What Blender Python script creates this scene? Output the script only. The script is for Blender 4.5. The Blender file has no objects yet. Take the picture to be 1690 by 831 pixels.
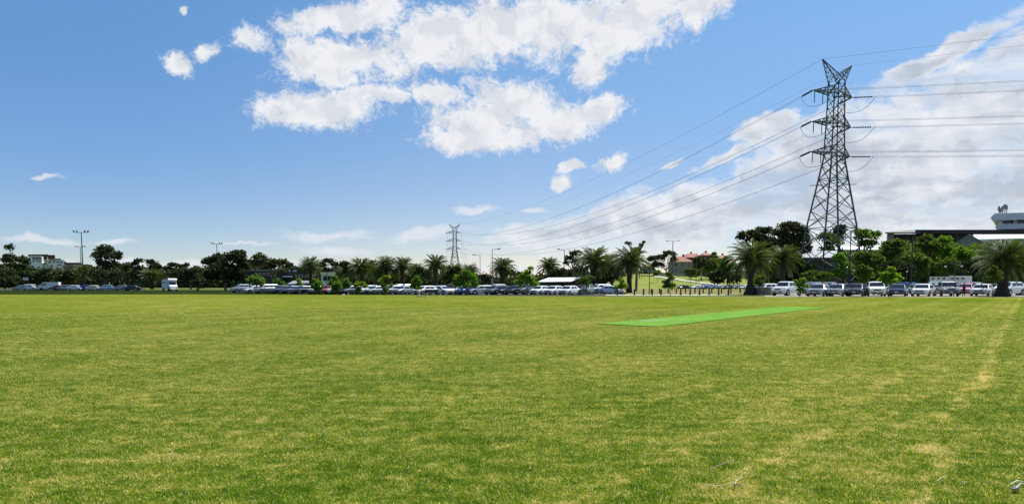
import bpy, bmesh, math, random
import numpy as np
from mathutils import Vector, Matrix
R = math.radians
random.seed(7); RNG = np.random.default_rng(11)
sc = bpy.context.scene
COL = sc.collection

# ------------------------------------------------------------------ camera
F, CX, PP, HCAM, PITCH = 1127.0, 845.0, 558.0, 1.5, 4.5     # focal (px of the 1690 photo), principal point, eye height, tilt down
cam = bpy.data.cameras.new('camera'); camo = bpy.data.objects.new('camera', cam); COL.objects.link(camo)
camo.location = (0, 0, HCAM); camo.rotation_euler = (R(90 - PITCH), 0, 0)
cam.sensor_width = 36; cam.lens = 36 * F / 1690; cam.shift_y = (PP - 415.5) / 1690
cam.clip_start = .1; cam.clip_end = 12000
sc.camera = camo
# ------------------------------------------------------------------ light
SUN_EL, SUN_AZ = 62.0, 52.0       # azimuth measured from +Y (view direction) towards +X
sun = bpy.data.lights.new('sun', 'SUN'); suno = bpy.data.objects.new('sun', sun); COL.objects.link(suno)
sun.energy = 4.4; sun.angle = R(.55); sun.color = (1, .955, .88)
sd = Vector((math.sin(R(SUN_AZ)) * math.cos(R(SUN_EL)), math.cos(R(SUN_AZ)) * math.cos(R(SUN_EL)), math.sin(R(SUN_EL))))
suno.rotation_euler = sd.to_track_quat('Z', 'Y').to_euler()
sc.view_settings.view_transform = 'Standard'; sc.view_settings.look = 'None'
sc.view_settings.exposure = 1.0; sc.view_settings.gamma = 1; sc.view_settings.use_curve_mapping = False

CT, ST = math.cos(R(PITCH)), math.sin(R(PITCH))
def ray(px, py):
    u, v = (px - CX) / F, (PP - py) / F
    return Vector((u, CT + v * ST, -ST + v * CT))
def at(px, py, D):
    """world point seen at photo pixel (px, py) at depth D along +Y"""
    d = ray(px, py); return Vector((0, 0, HCAM)) + d * (D / d.y)
def gnd(px, py):
    d = ray(px, py); return Vector((0, 0, HCAM)) + d * (HCAM / -d.z)
def gx(px, D):
    """x on the ground at depth D for photo column px"""
    return (px - CX) / F * (D * CT + HCAM * ST)
def azel(px, py):
    d = ray(px, py).normalized()
    return math.degrees(math.atan2(d.x, d.y)), math.degrees(math.asin(d.z))

# ------------------------------------------------------------------ world: Nishita sky with cumulus in it
w = bpy.data.worlds.new('World'); sc.world = w; w.use_nodes = True
nt = w.node_tree; nt.nodes.clear(); N = nt.nodes.new; LK = nt.links.new
def math_n(op, a, b=None, c=None, clamp=False, T=None):
    n = (T or nt).nodes.new('ShaderNodeMath'); n.operation = op; n.use_clamp = clamp
    for i, v in enumerate((a, b, c)):
        if v is None: continue
        if isinstance(v, (int, float)): n.inputs[i].default_value = v
        else: (T or nt).links.new(v, n.inputs[i])
    return n.outputs[0]
def maprange(v, a, b, c=0., d=1., smooth=True, T=None):
    n = (T or nt).nodes.new('ShaderNodeMapRange'); n.clamp = True
    if smooth: n.interpolation_type = 'SMOOTHSTEP'
    (T or nt).links.new(v, n.inputs[0])
    for i, q in zip((1, 2, 3, 4), (a, b, c, d)): n.inputs[i].default_value = q
    return n.outputs[0]
def mixcol(f, a, b, T=None, mode='MIX'):
    n = (T or nt).nodes.new('ShaderNodeMix'); n.data_type = 'RGBA'; n.blend_type = mode
    for i, v in ((0, f), (6, a), (7, b)):
        if isinstance(v, (int, float)): n.inputs[i].default_value = v
        elif isinstance(v, tuple): n.inputs[i].default_value = (*v[:3], 1)
        else: (T or nt).links.new(v, n.inputs[i])
    return n.outputs[2]
sky = N('ShaderNodeTexSky'); sky.sky_type = 'NISHITA'; sky.sun_disc = False
sky.sun_elevation = R(SUN_EL); sky.sun_rotation = R(SUN_AZ); sky.altitude = 50
sky.air_density = 1.0; sky.dust_density = 0.; sky.ozone_density = 3.5
tc = N('ShaderNodeTexCoord'); sep = N('ShaderNodeSeparateXYZ'); LK(tc.outputs['Generated'], sep.inputs[0])
az = math_n('MULTIPLY', math_n('ARCTAN2', sep.outputs[0], sep.outputs[1]), 57.29578)
el = math_n('MULTIPLY', math_n('ARCSINE', sep.outputs[2]), 57.29578)
cmb = N('ShaderNodeCombineXYZ'); LK(az, cmb.inputs[0]); LK(el, cmb.inputs[1])
def noise(vec, scale, detail=8, rough=.55, dist=0., T=None):
    n = (T or nt).nodes.new('ShaderNodeTexNoise'); n.inputs['Scale'].default_value = scale
    n.inputs['Detail'].default_value = detail; n.inputs['Roughness'].default_value = rough; n.inputs['Distortion'].default_value = dist
    (T or nt).links.new(vec, n.inputs['Vector']); return n
def vmul(vec, s, T=None):
    n = (T or nt).nodes.new('ShaderNodeVectorMath'); n.operation = 'MULTIPLY'; (T or nt).links.new(vec, n.inputs[0]); n.inputs[1].default_value = s; return n.outputs[0]
def vadd(vec, s, T=None):
    n = (T or nt).nodes.new('ShaderNodeVectorMath'); n.operation = 'ADD'; (T or nt).links.new(vec, n.inputs[0])
    if isinstance(s, tuple): n.inputs[1].default_value = s
    else: (T or nt).links.new(s, n.inputs[1])
    return n.outputs[0]
# domain warp in degrees
wn = noise(cmb.outputs[0], .35, 4, .6)
wo = vmul(vadd(wn.outputs['Color'], (-.5, -.5, -.5)), (2.6, 1.7, 0))
warped = vadd(cmb.outputs[0], wo)
def blob_field(blobs):
    out = None
    for (px, py, rx, ry, rot) in blobs:
        a, e = azel(px, py); a1, _ = azel(px + rx, py); _, e1 = azel(px, py - ry)
        m = N('ShaderNodeMapping'); m.vector_type = 'TEXTURE'
        m.inputs['Location'].default_value = (a, e, 0); m.inputs['Rotation'].default_value = (0, 0, R(rot))
        m.inputs['Scale'].default_value = (abs(a1 - a), abs(e1 - e), 1)
        LK(warped, m.inputs[0])
        l = N('ShaderNodeVectorMath'); l.operation = 'LENGTH'; LK(m.outputs[0], l.inputs[0])
        f = math_n('SUBTRACT', 1.0, l.outputs['Value'])
        out = f if out is None else math_n('SMOOTH_MAX', out, f, .12)
    return out
CUM = [(293, 103, 31, 17, -14), (343, 88, 15, 22, -35), (415, 65, 35, 24, 8), (310, 18, 9, 7, 0),
       (560, 30, 95, 27, 14), (630, 18, 52, 34, 0), (580, 98, 140, 34, 0), (500, 110, 60, 32, 0), (545, 120, 60, 26, 0),
       (710, 70, 90, 52, 20), (800, 55, 110, 62, 0), (920, 40, 130, 62, 0), (1060, 25, 140, 62, 24), (1010, 60, 90, 52, 20), (975, 105, 40, 34, 40),
       (1150, 10, 80, 40, 30), (750, 92, 55, 20, 10),
       (530, 182, 108, 31, 3), (600, 158, 75, 20, 8), (500, 192, 60, 20, 0), (650, 160, 40, 16, 0),
       (722, 156, 55, 22, 0), (800, 196, 105, 42, 0), (860, 172, 88, 38, -14), (930, 200, 80, 34, 8), (775, 228, 85, 24, 0), (860, 228, 60, 25, 10), (985, 185, 42, 26, 10),
       (1003, 266, 33, 18, 8), (945, 272, 17, 9, 10), (928, 300, 20, 12, 0)]
BANK = [(1560, 220, 330, 95, 14), (1700, 170, 220, 110, 10), (1400, 260, 300, 80, 18), (1250, 320, 300, 55, 17), (1120, 350, 230, 40, 12), (960, 378, 150, 22, 6),
        (1450, 330, 400, 60, 2), (1640, 300, 260, 90, 0), (2000, 150, 500, 200, 0), (1560, 90, 120, 18, 24), (1260, 212, 55, 22, 25), (1110, 272, 20, 5, 25),
        (1190, 262, 60, 12, 22)]
LOW = [(70, 396, 90, 7, 0), (190, 397, 45, 7, 0), (545, 389, 90, 10, 2), (705, 386, 75, 14, 6), (560, 414, 60, 10, 0), (75, 292, 26, 5, 0), (400, 404, 60, 4, 0), (770, 345, 40, 10, 0),
       (880, 346, 30, 6, 0), (1500, 395, 300, 14, 0), (620, 440, 900, 10, 0)]
def cloud_noise(vec, dx=0, dy=0):
    v = vadd(vec, (dx, dy, 0)) if (dx or dy) else vec
    a = noise(v, .33, 9, .58)
    return a.outputs[0]
n0 = cloud_noise(warped); n1 = cloud_noise(warped, .45, .75)
fine = noise(warped, 1.4, 6, .62).outputs[0]
nn = math_n('ADD', math_n('MULTIPLY', math_n('SUBTRACT', n0, .5), 2.0), math_n('MULTIPLY', math_n('SUBTRACT', fine, .5), 1.3))
fine2 = noise(warped, 3.6, 5, .6).outputs[0]
nn2 = math_n('ADD', nn, math_n('MULTIPLY', math_n('SUBTRACT', fine2, .5), .75))
fc = math_n('ADD', blob_field(CUM), math_n('ADD', nn2, .11))
mask_c = maprange(fc, -.16, .62)
st = noise(vmul(warped, (.45, 1.15, 1)), .34, 9, .6).outputs[0]
fb = math_n('ADD', blob_field(BANK), math_n('ADD', math_n('MULTIPLY', nn, .55), math_n('ADD', math_n('MULTIPLY', math_n('SUBTRACT', st, .5), 2.0), .26)))
mask_b = maprange(fb, -.10, .55)
lw = noise(vmul(warped, (.5, 2.2, 1)), .5, 7, .6).outputs[0]
fl = math_n('ADD', blob_field(LOW), math_n('MULTIPLY', math_n('SUBTRACT', lw, .5), 2.2))
mask_l = math_n('MULTIPLY', maprange(fl, -.1, .7), .75)
soft0 = noise(warped, .42, 5, .5).outputs[0]; soft1 = noise(vadd(warped, (.5, .9, 0)), .42, 5, .5).outputs[0]
relief = math_n('MULTIPLY', math_n('SUBTRACT', soft0, soft1), 3.2)
shade_c = maprange(math_n('ADD', relief, math_n('MULTIPLY', math_n('SUBTRACT', fine2, .5), .35)), -.62, .42)
thick = maprange(fc, .15, 1.1)
CLW, CLG = (6.3, 6.38, 6.55), (5.0, 5.2, 5.6)
col_c = mixcol(math_n('SUBTRACT', shade_c, math_n('MULTIPLY', thick, .25), clamp=True), CLG, CLW)
shade_b = maprange(noise(vmul(warped, (.42, 1.5, 1)), .26, 8, .6).outputs[0], .40, .60)
edge_b = maprange(fb, .15, 1.05, 1., 0.)
col_b = mixcol(math_n('ADD', math_n('MAXIMUM', math_n('MULTIPLY', shade_b, .78), math_n('MULTIPLY', edge_b, .9)), math_n('MULTIPLY', relief, .42), clamp=True), (3.65, 4.0, 4.6), (6.2, 6.3, 6.5))
hs = N('ShaderNodeHueSaturation'); hs.inputs['Saturation'].default_value = 1.12; hs.inputs['Value'].default_value = 1.0; LK(sky.outputs[0], hs.inputs['Color'])
sky_tint = mixcol(maprange(el, 3., 26.), (.63, .655, .785), (.83, .975, 1.01))      # clean spring air: a deeper blue than the model gives low down
base = mixcol(1., mixcol(1., hs.outputs[0], sky_tint, mode='MULTIPLY'), mixcol(maprange(az, -36., 5.), (1., 1., 1.), (1.36, 1.13, .99)), mode='MULTIPLY')   # paler towards the sun's side
c1 = mixcol(math_n('MULTIPLY', mask_l, 1.0), base, (5.6, 5.8, 6.2))
thin_b = maprange(noise(vmul(warped, (.4, 1.6, 1)), .30, 6, .55).outputs[0], .36, .52, .62, .95)      # thin places let the blue through
c2 = mixcol(math_n('MULTIPLY', mask_b, thin_b), c1, col_b)
c3 = mixcol(mask_c, c2, col_c)
bg = N('ShaderNodeBackground'); bg.inputs[1].default_value = .071; LK(c3, bg.inputs[0])
wo_ = N('ShaderNodeOutputWorld'); LK(bg.outputs[0], wo_.inputs[0])

# ------------------------------------------------------------------ materials
def mat(name, col, rough=.7, metal=0., spec=.5, var=0., vscale=3., bump=0., bscale=20., col2=None, coat=0., coord='Object'):
    m = bpy.data.materials.new(name); m.use_nodes = True; T = m.node_tree; b = T.nodes['Principled BSDF']
    b.inputs['Base Color'].default_value = (*col, 1); b.inputs['Roughness'].default_value = rough
    b.inputs['Metallic'].default_value = metal; b.inputs['Specular IOR Level'].default_value = spec
    b.inputs['Coat Weight'].default_value = coat; b.inputs['Coat Roughness'].default_value = .05
    t = T.nodes.new('ShaderNodeTexCoord')
    if var or col2:
        n = noise(t.outputs[coord], vscale, 5, .6, T=T)
        c2 = col2 or tuple(c * (1 - var) for c in col)
        T.links.new(mixcol(maprange(n.outputs[0], .35, .65, T=T), col, c2, T=T), b.inputs['Base Color'])
    if bump:
        n = noise(t.outputs[coord], bscale, 4, .6, T=T); bp = T.nodes.new('ShaderNodeBump'); bp.inputs['Strength'].default_value = bump
        bp.inputs['Distance'].default_value = .03
        T.links.new(n.outputs[0], bp.inputs['Height']); T.links.new(bp.outputs[0], b.inputs['Normal'])
    return m
def leafmat(name, a, b_, trans=.35, rough=.75, spec=.10):
    """leaf: two greens picked per leaf, part of the light passes through"""
    m = bpy.data.materials.new(name); m.use_nodes = True; T = m.node_tree; b = T.nodes['Principled BSDF']
    g = T.nodes.new('ShaderNodeNewGeometry'); tcn = T.nodes.new('ShaderNodeTexCoord')
    n = noise(tcn.outputs['Object'], .45, 3, .6, T=T)
    f = math_n('ADD', math_n('MULTIPLY', g.outputs['Random Per Island'], .6, T=T), math_n('MULTIPLY', maprange(n.outputs[0], .3, .7, T=T), .4, T=T), T=T)
    c = mixcol(f, a, b_, T=T)
    T.links.new(c, b.inputs['Base Color']); b.inputs['Roughness'].default_value = rough; b.inputs['Specular IOR Level'].default_value = spec
    tr = T.nodes.new('ShaderNodeBsdfTranslucent'); T.links.new(mixcol(1., c, (1.25, 1.35, .55), T=T, mode='MULTIPLY'), tr.inputs[0])
    mx = T.nodes.new('ShaderNodeMixShader'); mx.inputs[0].default_value = trans
    T.links.new(b.outputs[0], mx.inputs[1]); T.links.new(tr.outputs[0], mx.inputs[2]); T.links.new(mx.outputs[0], T.nodes['Material Output'].inputs[0])
    return m
M = {}
M['gum_leaf'] = leafmat('gum_leaf', (.025, .036, .016), (.078, .092, .036), .18)
M['gum_olive'] = leafmat('gum_olive', (.035, .045, .018), (.08, .085, .035), .18)
M['dark_leaf'] = leafmat('dark_leaf', (.020, .031, .013), (.060, .080, .030), .17)
M['mid_leaf'] = leafmat('mid_leaf', (.050, .088, .017), (.135, .185, .038), .32)
M['bright_leaf'] = leafmat('bright_leaf', (.065, .14, .018), (.15, .25, .035), .42)
M['lime_leaf'] = leafmat('lime_leaf', (.10, .19, .02), (.21, .31, .04), .45)
M['palm_leaf'] = leafmat('palm_leaf', (.034, .056, .015), (.110, .145, .036), .24, .5, .18)
M['palm_dead'] = leafmat('palm_dead', (.04, .034, .02), (.11, .085, .05), .1, .8)
M['palm_fruit'] = mat('palm_fruit', (.30, .085, .02), .6, var=.5, vscale=8)
M['bark'] = mat('bark', (.085, .065, .048), .9, var=.5, vscale=4, bump=.5, bscale=9)
M['gum_bark'] = mat('gum_bark', (.20, .165, .13), .85, var=.55, vscale=2.5, bump=.3)
M['palm_bark'] = mat('palm_bark', (.060, .048, .036), .95, var=.55, vscale=6, bump=.9, bscale=7)
M['galv'] = mat('galvanised_steel', (.085, .115, .105), .6, .25, var=.35, vscale=.5)
M['galv_light'] = mat('bright_galvanised_steel', (.24, .27, .27), .5, .4, var=.3, vscale=.8)
M['wire'] = mat('aluminium_wire', (.045, .048, .055), .7)
M['insul'] = mat('insulator_glaze', (.018, .018, .022), .35)
M['insul_grey'] = mat('grey_insulator_glaze', (.13, .14, .15), .4)
M['black'] = mat('black_paint', (.018, .018, .02), .45, var=.2)
M['grey_pole'] = mat('grey_pole_paint', (.10, .11, .12), .5, .2, var=.2)
M['lamp_glass'] = mat('lamp_glass', (.45, .46, .46), .25)
M['timber_dark'] = mat('dark_timber', (.040, .022, .014), .8, var=.5, vscale=7, bump=.4)
M['concrete'] = mat('concrete', (.42, .41, .38), .9, var=.2, vscale=1.2, bump=.2)
M['pale_concrete'] = mat('pale_concrete', (.36, .345, .30), .9, var=.18, vscale=.6)
M['asphalt'] = mat('asphalt', (.055, .055, .055), .95, spec=.05, var=.25, vscale=.5, bump=.3)
M['glass'] = mat('car_glass', (.015, .02, .022), .06, spec=.9)
M['glass_bld'] = mat('window_glass', (.03, .04, .05), .08, spec=.8)
M['tyre'] = mat('tyre_rubber', (.014, .014, .015), .8)
M['rim'] = mat('alloy_rim', (.35, .36, .37), .3, .8)
M['lamp_clear'] = mat('headlight_lens', (.65, .67, .68), .12, spec=.9)
M['lamp_red'] = mat('tail_light_lens', (.35, .01, .01), .2)
M['plate'] = mat('plate_white', (.7, .7, .66), .5)
M['trim'] = mat('black_plastic_trim', (.02, .02, .022), .6)
M['render_white'] = mat('white_render', (.80, .80, .79), .8, var=.12, vscale=.4)
M['panel_grey'] = mat('grey_cladding', (.25, .25, .255), .6, var=.15, vscale=.6)
M['panel_dark'] = mat('dark_cladding', (.024, .021, .022), .6, var=.25, vscale=.5)
M['panel_navy'] = mat('navy_cladding', (.022, .030, .055), .5, var=.2, vscale=.4)
M['roof_white'] = mat('white_metal_roof', (.74, .75, .76), .45, .0, var=.08, vscale=.6)
M['roof_grey'] = mat('grey_metal_roof', (.22, .23, .25), .5, var=.15)
M['roof_brown'] = mat('dark_brown_roof', (.022, .016, .014), .7, var=.25)
M['brick'] = mat('brown_brick', (.13, .085, .065), .9, var=.35, vscale=1.8)
M['brick_pale'] = mat('pale_brick', (.27, .25, .24), .9, var=.25, vscale=1.2)
M['red_box'] = mat('rust_red_cladding', (.20, .05, .035), .7, var=.2)
M['sandstone'] = mat('sandstone', (.36, .29, .18), .9, var=.3, vscale=1.5, bump=.4)
M['sign_face'] = mat('pale_sign_face', (.42, .47, .50), .5)
M['straw'] = mat('dry_straw', (.46, .40, .25), .8, var=.2)
M['twig'] = mat('brown_twig', (.24, .19, .11), .9, var=.3)
M['feather_white'] = mat('white_feather', (.50, .50, .47), .7)
M['feather_dark'] = mat('dark_feather', (.03, .03, .03), .6)
def tile_mat():
    m = mat('terracotta_tiles', (.26, .105, .065), .85, var=.3, vscale=1.5); T = m.node_tree
    b = T.nodes['Principled BSDF']; t = T.nodes.new('ShaderNodeTexCoord'); wv = T.nodes.new('ShaderNodeTexWave')
    wv.bands_direction = 'Z'; wv.inputs['Scale'].default_value = 2.2; T.links.new(t.outputs['Object'], wv.inputs[0])
    bp = T.nodes.new('ShaderNodeBump'); bp.inputs['Strength'].default_value = .6; T.links.new(wv.outputs['Fac'], bp.inputs['Height']); T.links.new(bp.outputs[0], b.inputs['Normal'])
    return m
M['tiles'] = tile_mat()

# turf colour shared by the ground sheet and the blades standing on it
PA = at(0, 0, 1)
PITCHC = [gnd(985, 534.5), gnd(1086, 539.5), gnd(1368, 507.2), gnd(1292, 506.2)]
pdir = ((PITCHC[3] - PITCHC[0]) + (PITCHC[2] - PITCHC[1])).normalized()
PANG = math.atan2(pdir.y, pdir.x)
def turf_colour(T):
    g = T.nodes.new('ShaderNodeNewGeometry'); P = g.outputs['Position']
    sp = T.nodes.new('ShaderNodeSeparateXYZ'); T.links.new(P, sp.inputs[0])
    rot = T.nodes.new('ShaderNodeMapping'); rot.vector_type = 'POINT'; rot.inputs['Rotation'].default_value = (0, 0, -PANG); T.links.new(P, rot.inputs[0])
    r2 = T.nodes.new('ShaderNodeSeparateXYZ'); T.links.new(rot.outputs[0], r2.inputs[0])
    big = noise(P, .055, 4, .6, T=T).outputs[0]
    med = noise(P, .42, 6, .68, T=T).outputs[0]
    pat = noise(vmul(P, (.75, 1.5, 1), T=T), 2.0, 6, .66, T=T).outputs[0]
    sml = noise(P, 5.5, 5, .7, T=T).outputs[0]
    fin = noise(P, 42., 4, .75, T=T).outputs[0]
    # mower passes, parallel to the pitch
    ww = T.nodes.new('ShaderNodeTexWave'); ww.wave_type = 'BANDS'; ww.bands_direction = 'Y'; ww.wave_profile = 'SIN'
    ww.inputs['Scale'].default_value = .08; ww.inputs['Distortion'].default_value = .9; ww.inputs['Detail'].default_value = 3; ww.inputs['Detail Scale'].default_value = .35
    T.links.new(rot.outputs[0], ww.inputs[0])
    wheel = T.nodes.new('ShaderNodeTexWave'); wheel.wave_type = 'BANDS'; wheel.bands_direction = 'Y'; wheel.inputs['Scale'].default_value = .19
    wheel.inputs['Distortion'].default_value = .5; wheel.inputs['Detail'].default_value = 4; wheel.inputs['Detail Scale'].default_value = .5; T.links.new(rot.outputs[0], wheel.inputs[0])
    # how dry: sum of scales
    a = math_n('MULTIPLY', math_n('SUBTRACT', med, .5, T=T), .55, T=T)
    b = math_n('MULTIPLY', math_n('SUBTRACT', pat, .5, T=T), 1.2, T=T)
    c = math_n('MULTIPLY', math_n('SUBTRACT', sml, .5, T=T), 1.5, T=T)
    d = math_n('MULTIPLY', math_n('SUBTRACT', fin, .5, T=T), 2.0, T=T)
    e = math_n('MULTIPLY', math_n('SUBTRACT', ww.outputs['Fac'], .5, T=T), .07, T=T)
    # wheel tracks show on the right of the field
    wm = math_n('MULTIPLY', maprange(wheel.outputs['Fac'], .70, 1., T=T), math_n('MULTIPLY', maprange(r2.outputs[1], 2., -6., .04, .42, T=T), maprange(noise(P, .12, 3, .6, T=T).outputs[0], .38, .6, T=T), T=T), T=T)
    h = math_n('MULTIPLY', math_n('SUBTRACT', big, .5, T=T), .5, T=T)
    # single worn mower tracks on the right of the field, broken up along their length
    brk = maprange(noise(vmul(rot.outputs[0], (.6, 2.5, 1), T=T), 1.3, 6, .7, T=T).outputs[0], .42, .66, T=T)
    for (tx, ty, tw, ta) in ((1560, 705, .17, .26), (1650, 560, .15, .24), (1585, 545, .18, .24), (1440, 590, .14, .16), (1680, 650, .13, .18), (1640, 522, .3, .24), (1500, 530, .22, .18)):
        g_ = gnd(tx, ty); y0 = -g_.x * math.sin(PANG) + g_.y * math.cos(PANG)
        dist = math_n('ABSOLUTE', math_n('SUBTRACT', math_n('ADD', r2.outputs[1], math_n('MULTIPLY', math_n('SUBTRACT', med, .5, T=T), .7, T=T), T=T), y0, T=T), T=T)
        h = math_n('ADD', h, math_n('MULTIPLY', math_n('MULTIPLY', maprange(dist, tw * .4, tw * 1.3, 1., 0., T=T), brk, T=T), ta, T=T), T=T)
    s = a
    for q in (b, c, d, e, wm, h): s = math_n('ADD', s, q, T=T)
    # drier in the middle distance, greener close by
    far = maprange(sp.outputs[1], 8., 55., -.05, .05, T=T)
    s = math_n('ADD', s, far, T=T)
    s = math_n('ADD', s, .5, T=T)
    ramp = T.nodes.new('ShaderNodeValToRGB'); el_ = ramp.color_ramp.elements
    el_[0].position = 0.0; el_[0].color = (.045, .11, .008, 1)
    el_[1].position = 1.0; el_[1].color = (.62, .51, .33, 1)
    for p_, c_ in ((.28, (.080, .160, .010)), (.48, (.150, .235, .018)), (.62, (.235, .285, .035)), (.74, (.385, .36, .12))):
        x = el_.new(p_); x.color = (*c_, 1)
    T.links.new(s, ramp.inputs[0])
    return ramp.outputs[0], s, P
def turf_mat():
    m = bpy.data.materials.new('mown_turf'); m.use_nodes = True; T = m.node_tree; b = T.nodes['Principled BSDF']
    c, s, P = turf_colour(T)
    T.links.new(mixcol(1., c, (.50, .495, .34), T=T, mode='MULTIPLY'), b.inputs['Base Color']); b.inputs['Roughness'].default_value = 1.; b.inputs['Specular IOR Level'].default_value = 0.
    n = noise(P, 30., 5, .75, T=T); bp = T.nodes.new('ShaderNodeBump'); bp.inputs['Strength'].default_value = .8; bp.inputs['Distance'].default_value = .03
    T.links.new(n.outputs[0], bp.inputs['Height']); T.links.new(bp.outputs[0], b.inputs['Normal'])
    return m
def blade_mat():
    m = bpy.data.materials.new('grass_blade'); m.use_nodes = True; T = m.node_tree; b = T.nodes['Principled BSDF']
    c, s, P = turf_colour(T)
    g = T.nodes.new('ShaderNodeNewGeometry')
    s2 = math_n('ADD', s, math_n('MULTIPLY', math_n('SUBTRACT', g.outputs['Random Per Island'], .5, T=T), 1.0, T=T), T=T)
    s2 = math_n('ADD', s2, maprange(g.outputs['Random Per Island'], .90, .93, 0., .22, T=T), T=T)      # scattered dead blades
    ramp = [n for n in T.nodes if n.type == 'VALTORGB'][0]
    T.links.new(s2, ramp.inputs[0]); bc = mixcol(1., ramp.outputs[0], (1.25, 1.19, .88), T=T, mode='MULTIPLY')
    T.links.new(bc, b.inputs['Base Color']); b.inputs['Roughness'].default_value = .45; b.inputs['Specular IOR Level'].default_value = .22
    tr = T.nodes.new('ShaderNodeBsdfTranslucent'); T.links.new(mixcol(1., bc, (1.2, 1.2, .65), T=T, mode='MULTIPLY'), tr.inputs[0])
    mx = T.nodes.new('ShaderNodeMixShader'); mx.inputs[0].default_value = .45
    T.links.new(b.outputs[0], mx.inputs[1]); T.links.new(tr.outputs[0], mx.inputs[2]); T.links.new(mx.outputs[0], T.nodes['Material Output'].inputs[0])
    return m
M['turf'] = turf_mat(); M['blade'] = blade_mat()
M['rough_grass'] = mat('rough_grass', (.055, .085, .018), .95, col2=(.10, .12, .035), vscale=.25, bump=.5, bscale=4, spec=0.)
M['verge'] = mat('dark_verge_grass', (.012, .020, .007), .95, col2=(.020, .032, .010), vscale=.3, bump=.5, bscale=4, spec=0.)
M['dry_ground'] = mat('dry_ground', (.20, .165, .085), .95, col2=(.11, .13, .04), vscale=.16, bump=.3, spec=0.)
M['bank_grass'] = mat('bank_grass', (.13, .18, .035), .95, col2=(.19, .19, .06), vscale=.12, bump=.3, bscale=3, spec=0.)
M['hill'] = mat('wooded_hill', (.028, .038, .020), 1., col2=(.05, .055, .03), vscale=.03, spec=0.)
M['gravel'] = mat('pale_gravel', (.26, .245, .21), .95, var=.3, vscale=.8, bump=.3, bscale=30, spec=0.)
M['synthetic'] = mat('synthetic_green_turf', (.088, .20, .030), .95, col2=(.115, .225, .042), vscale=.9, bump=.1, bscale=80, spec=0.)

# ------------------------------------------------------------------ object helpers
def link(name, me, m=None, parent=None, loc=None, rz=0.):
    o = bpy.data.objects.new(name, me); COL.objects.link(o)
    if m is not None and me is not None: me.materials.append(m)
    if parent is not None: o.parent = parent
    if loc is not None: o.location = loc
    o.rotation_euler[2] = rz
    return o
def tag(o, label=None, cat=None, group=None, kind=None):
    if label: o['label'] = label
    if cat: o['category'] = cat
    if group: o['group'] = group
    if kind: o['kind'] = kind
    return o
def thing(name, label, cat, loc=(0, 0, 0), rz=0., group=None):
    return tag(link(name, None, loc=loc, rz=rz), label, cat, group)
def npmesh(name, V, Fa, smooth=False):
    V = np.asarray(V, dtype=np.float32); Fa = np.asarray(Fa, dtype=np.int32); k = Fa.shape[1]
    me = bpy.data.meshes.new(name); me.vertices.add(len(V)); me.vertices.foreach_set('co', V.ravel())
    me.loops.add(Fa.size); me.loops.foreach_set('vertex_index', Fa.ravel())
    me.polygons.add(len(Fa)); me.polygons.foreach_set('loop_start', np.arange(0, Fa.size, k, dtype=np.int32))
    if smooth: me.polygons.foreach_set('use_smooth', np.ones(len(Fa), dtype=bool))
    me.update(calc_edges=True); return me
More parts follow.
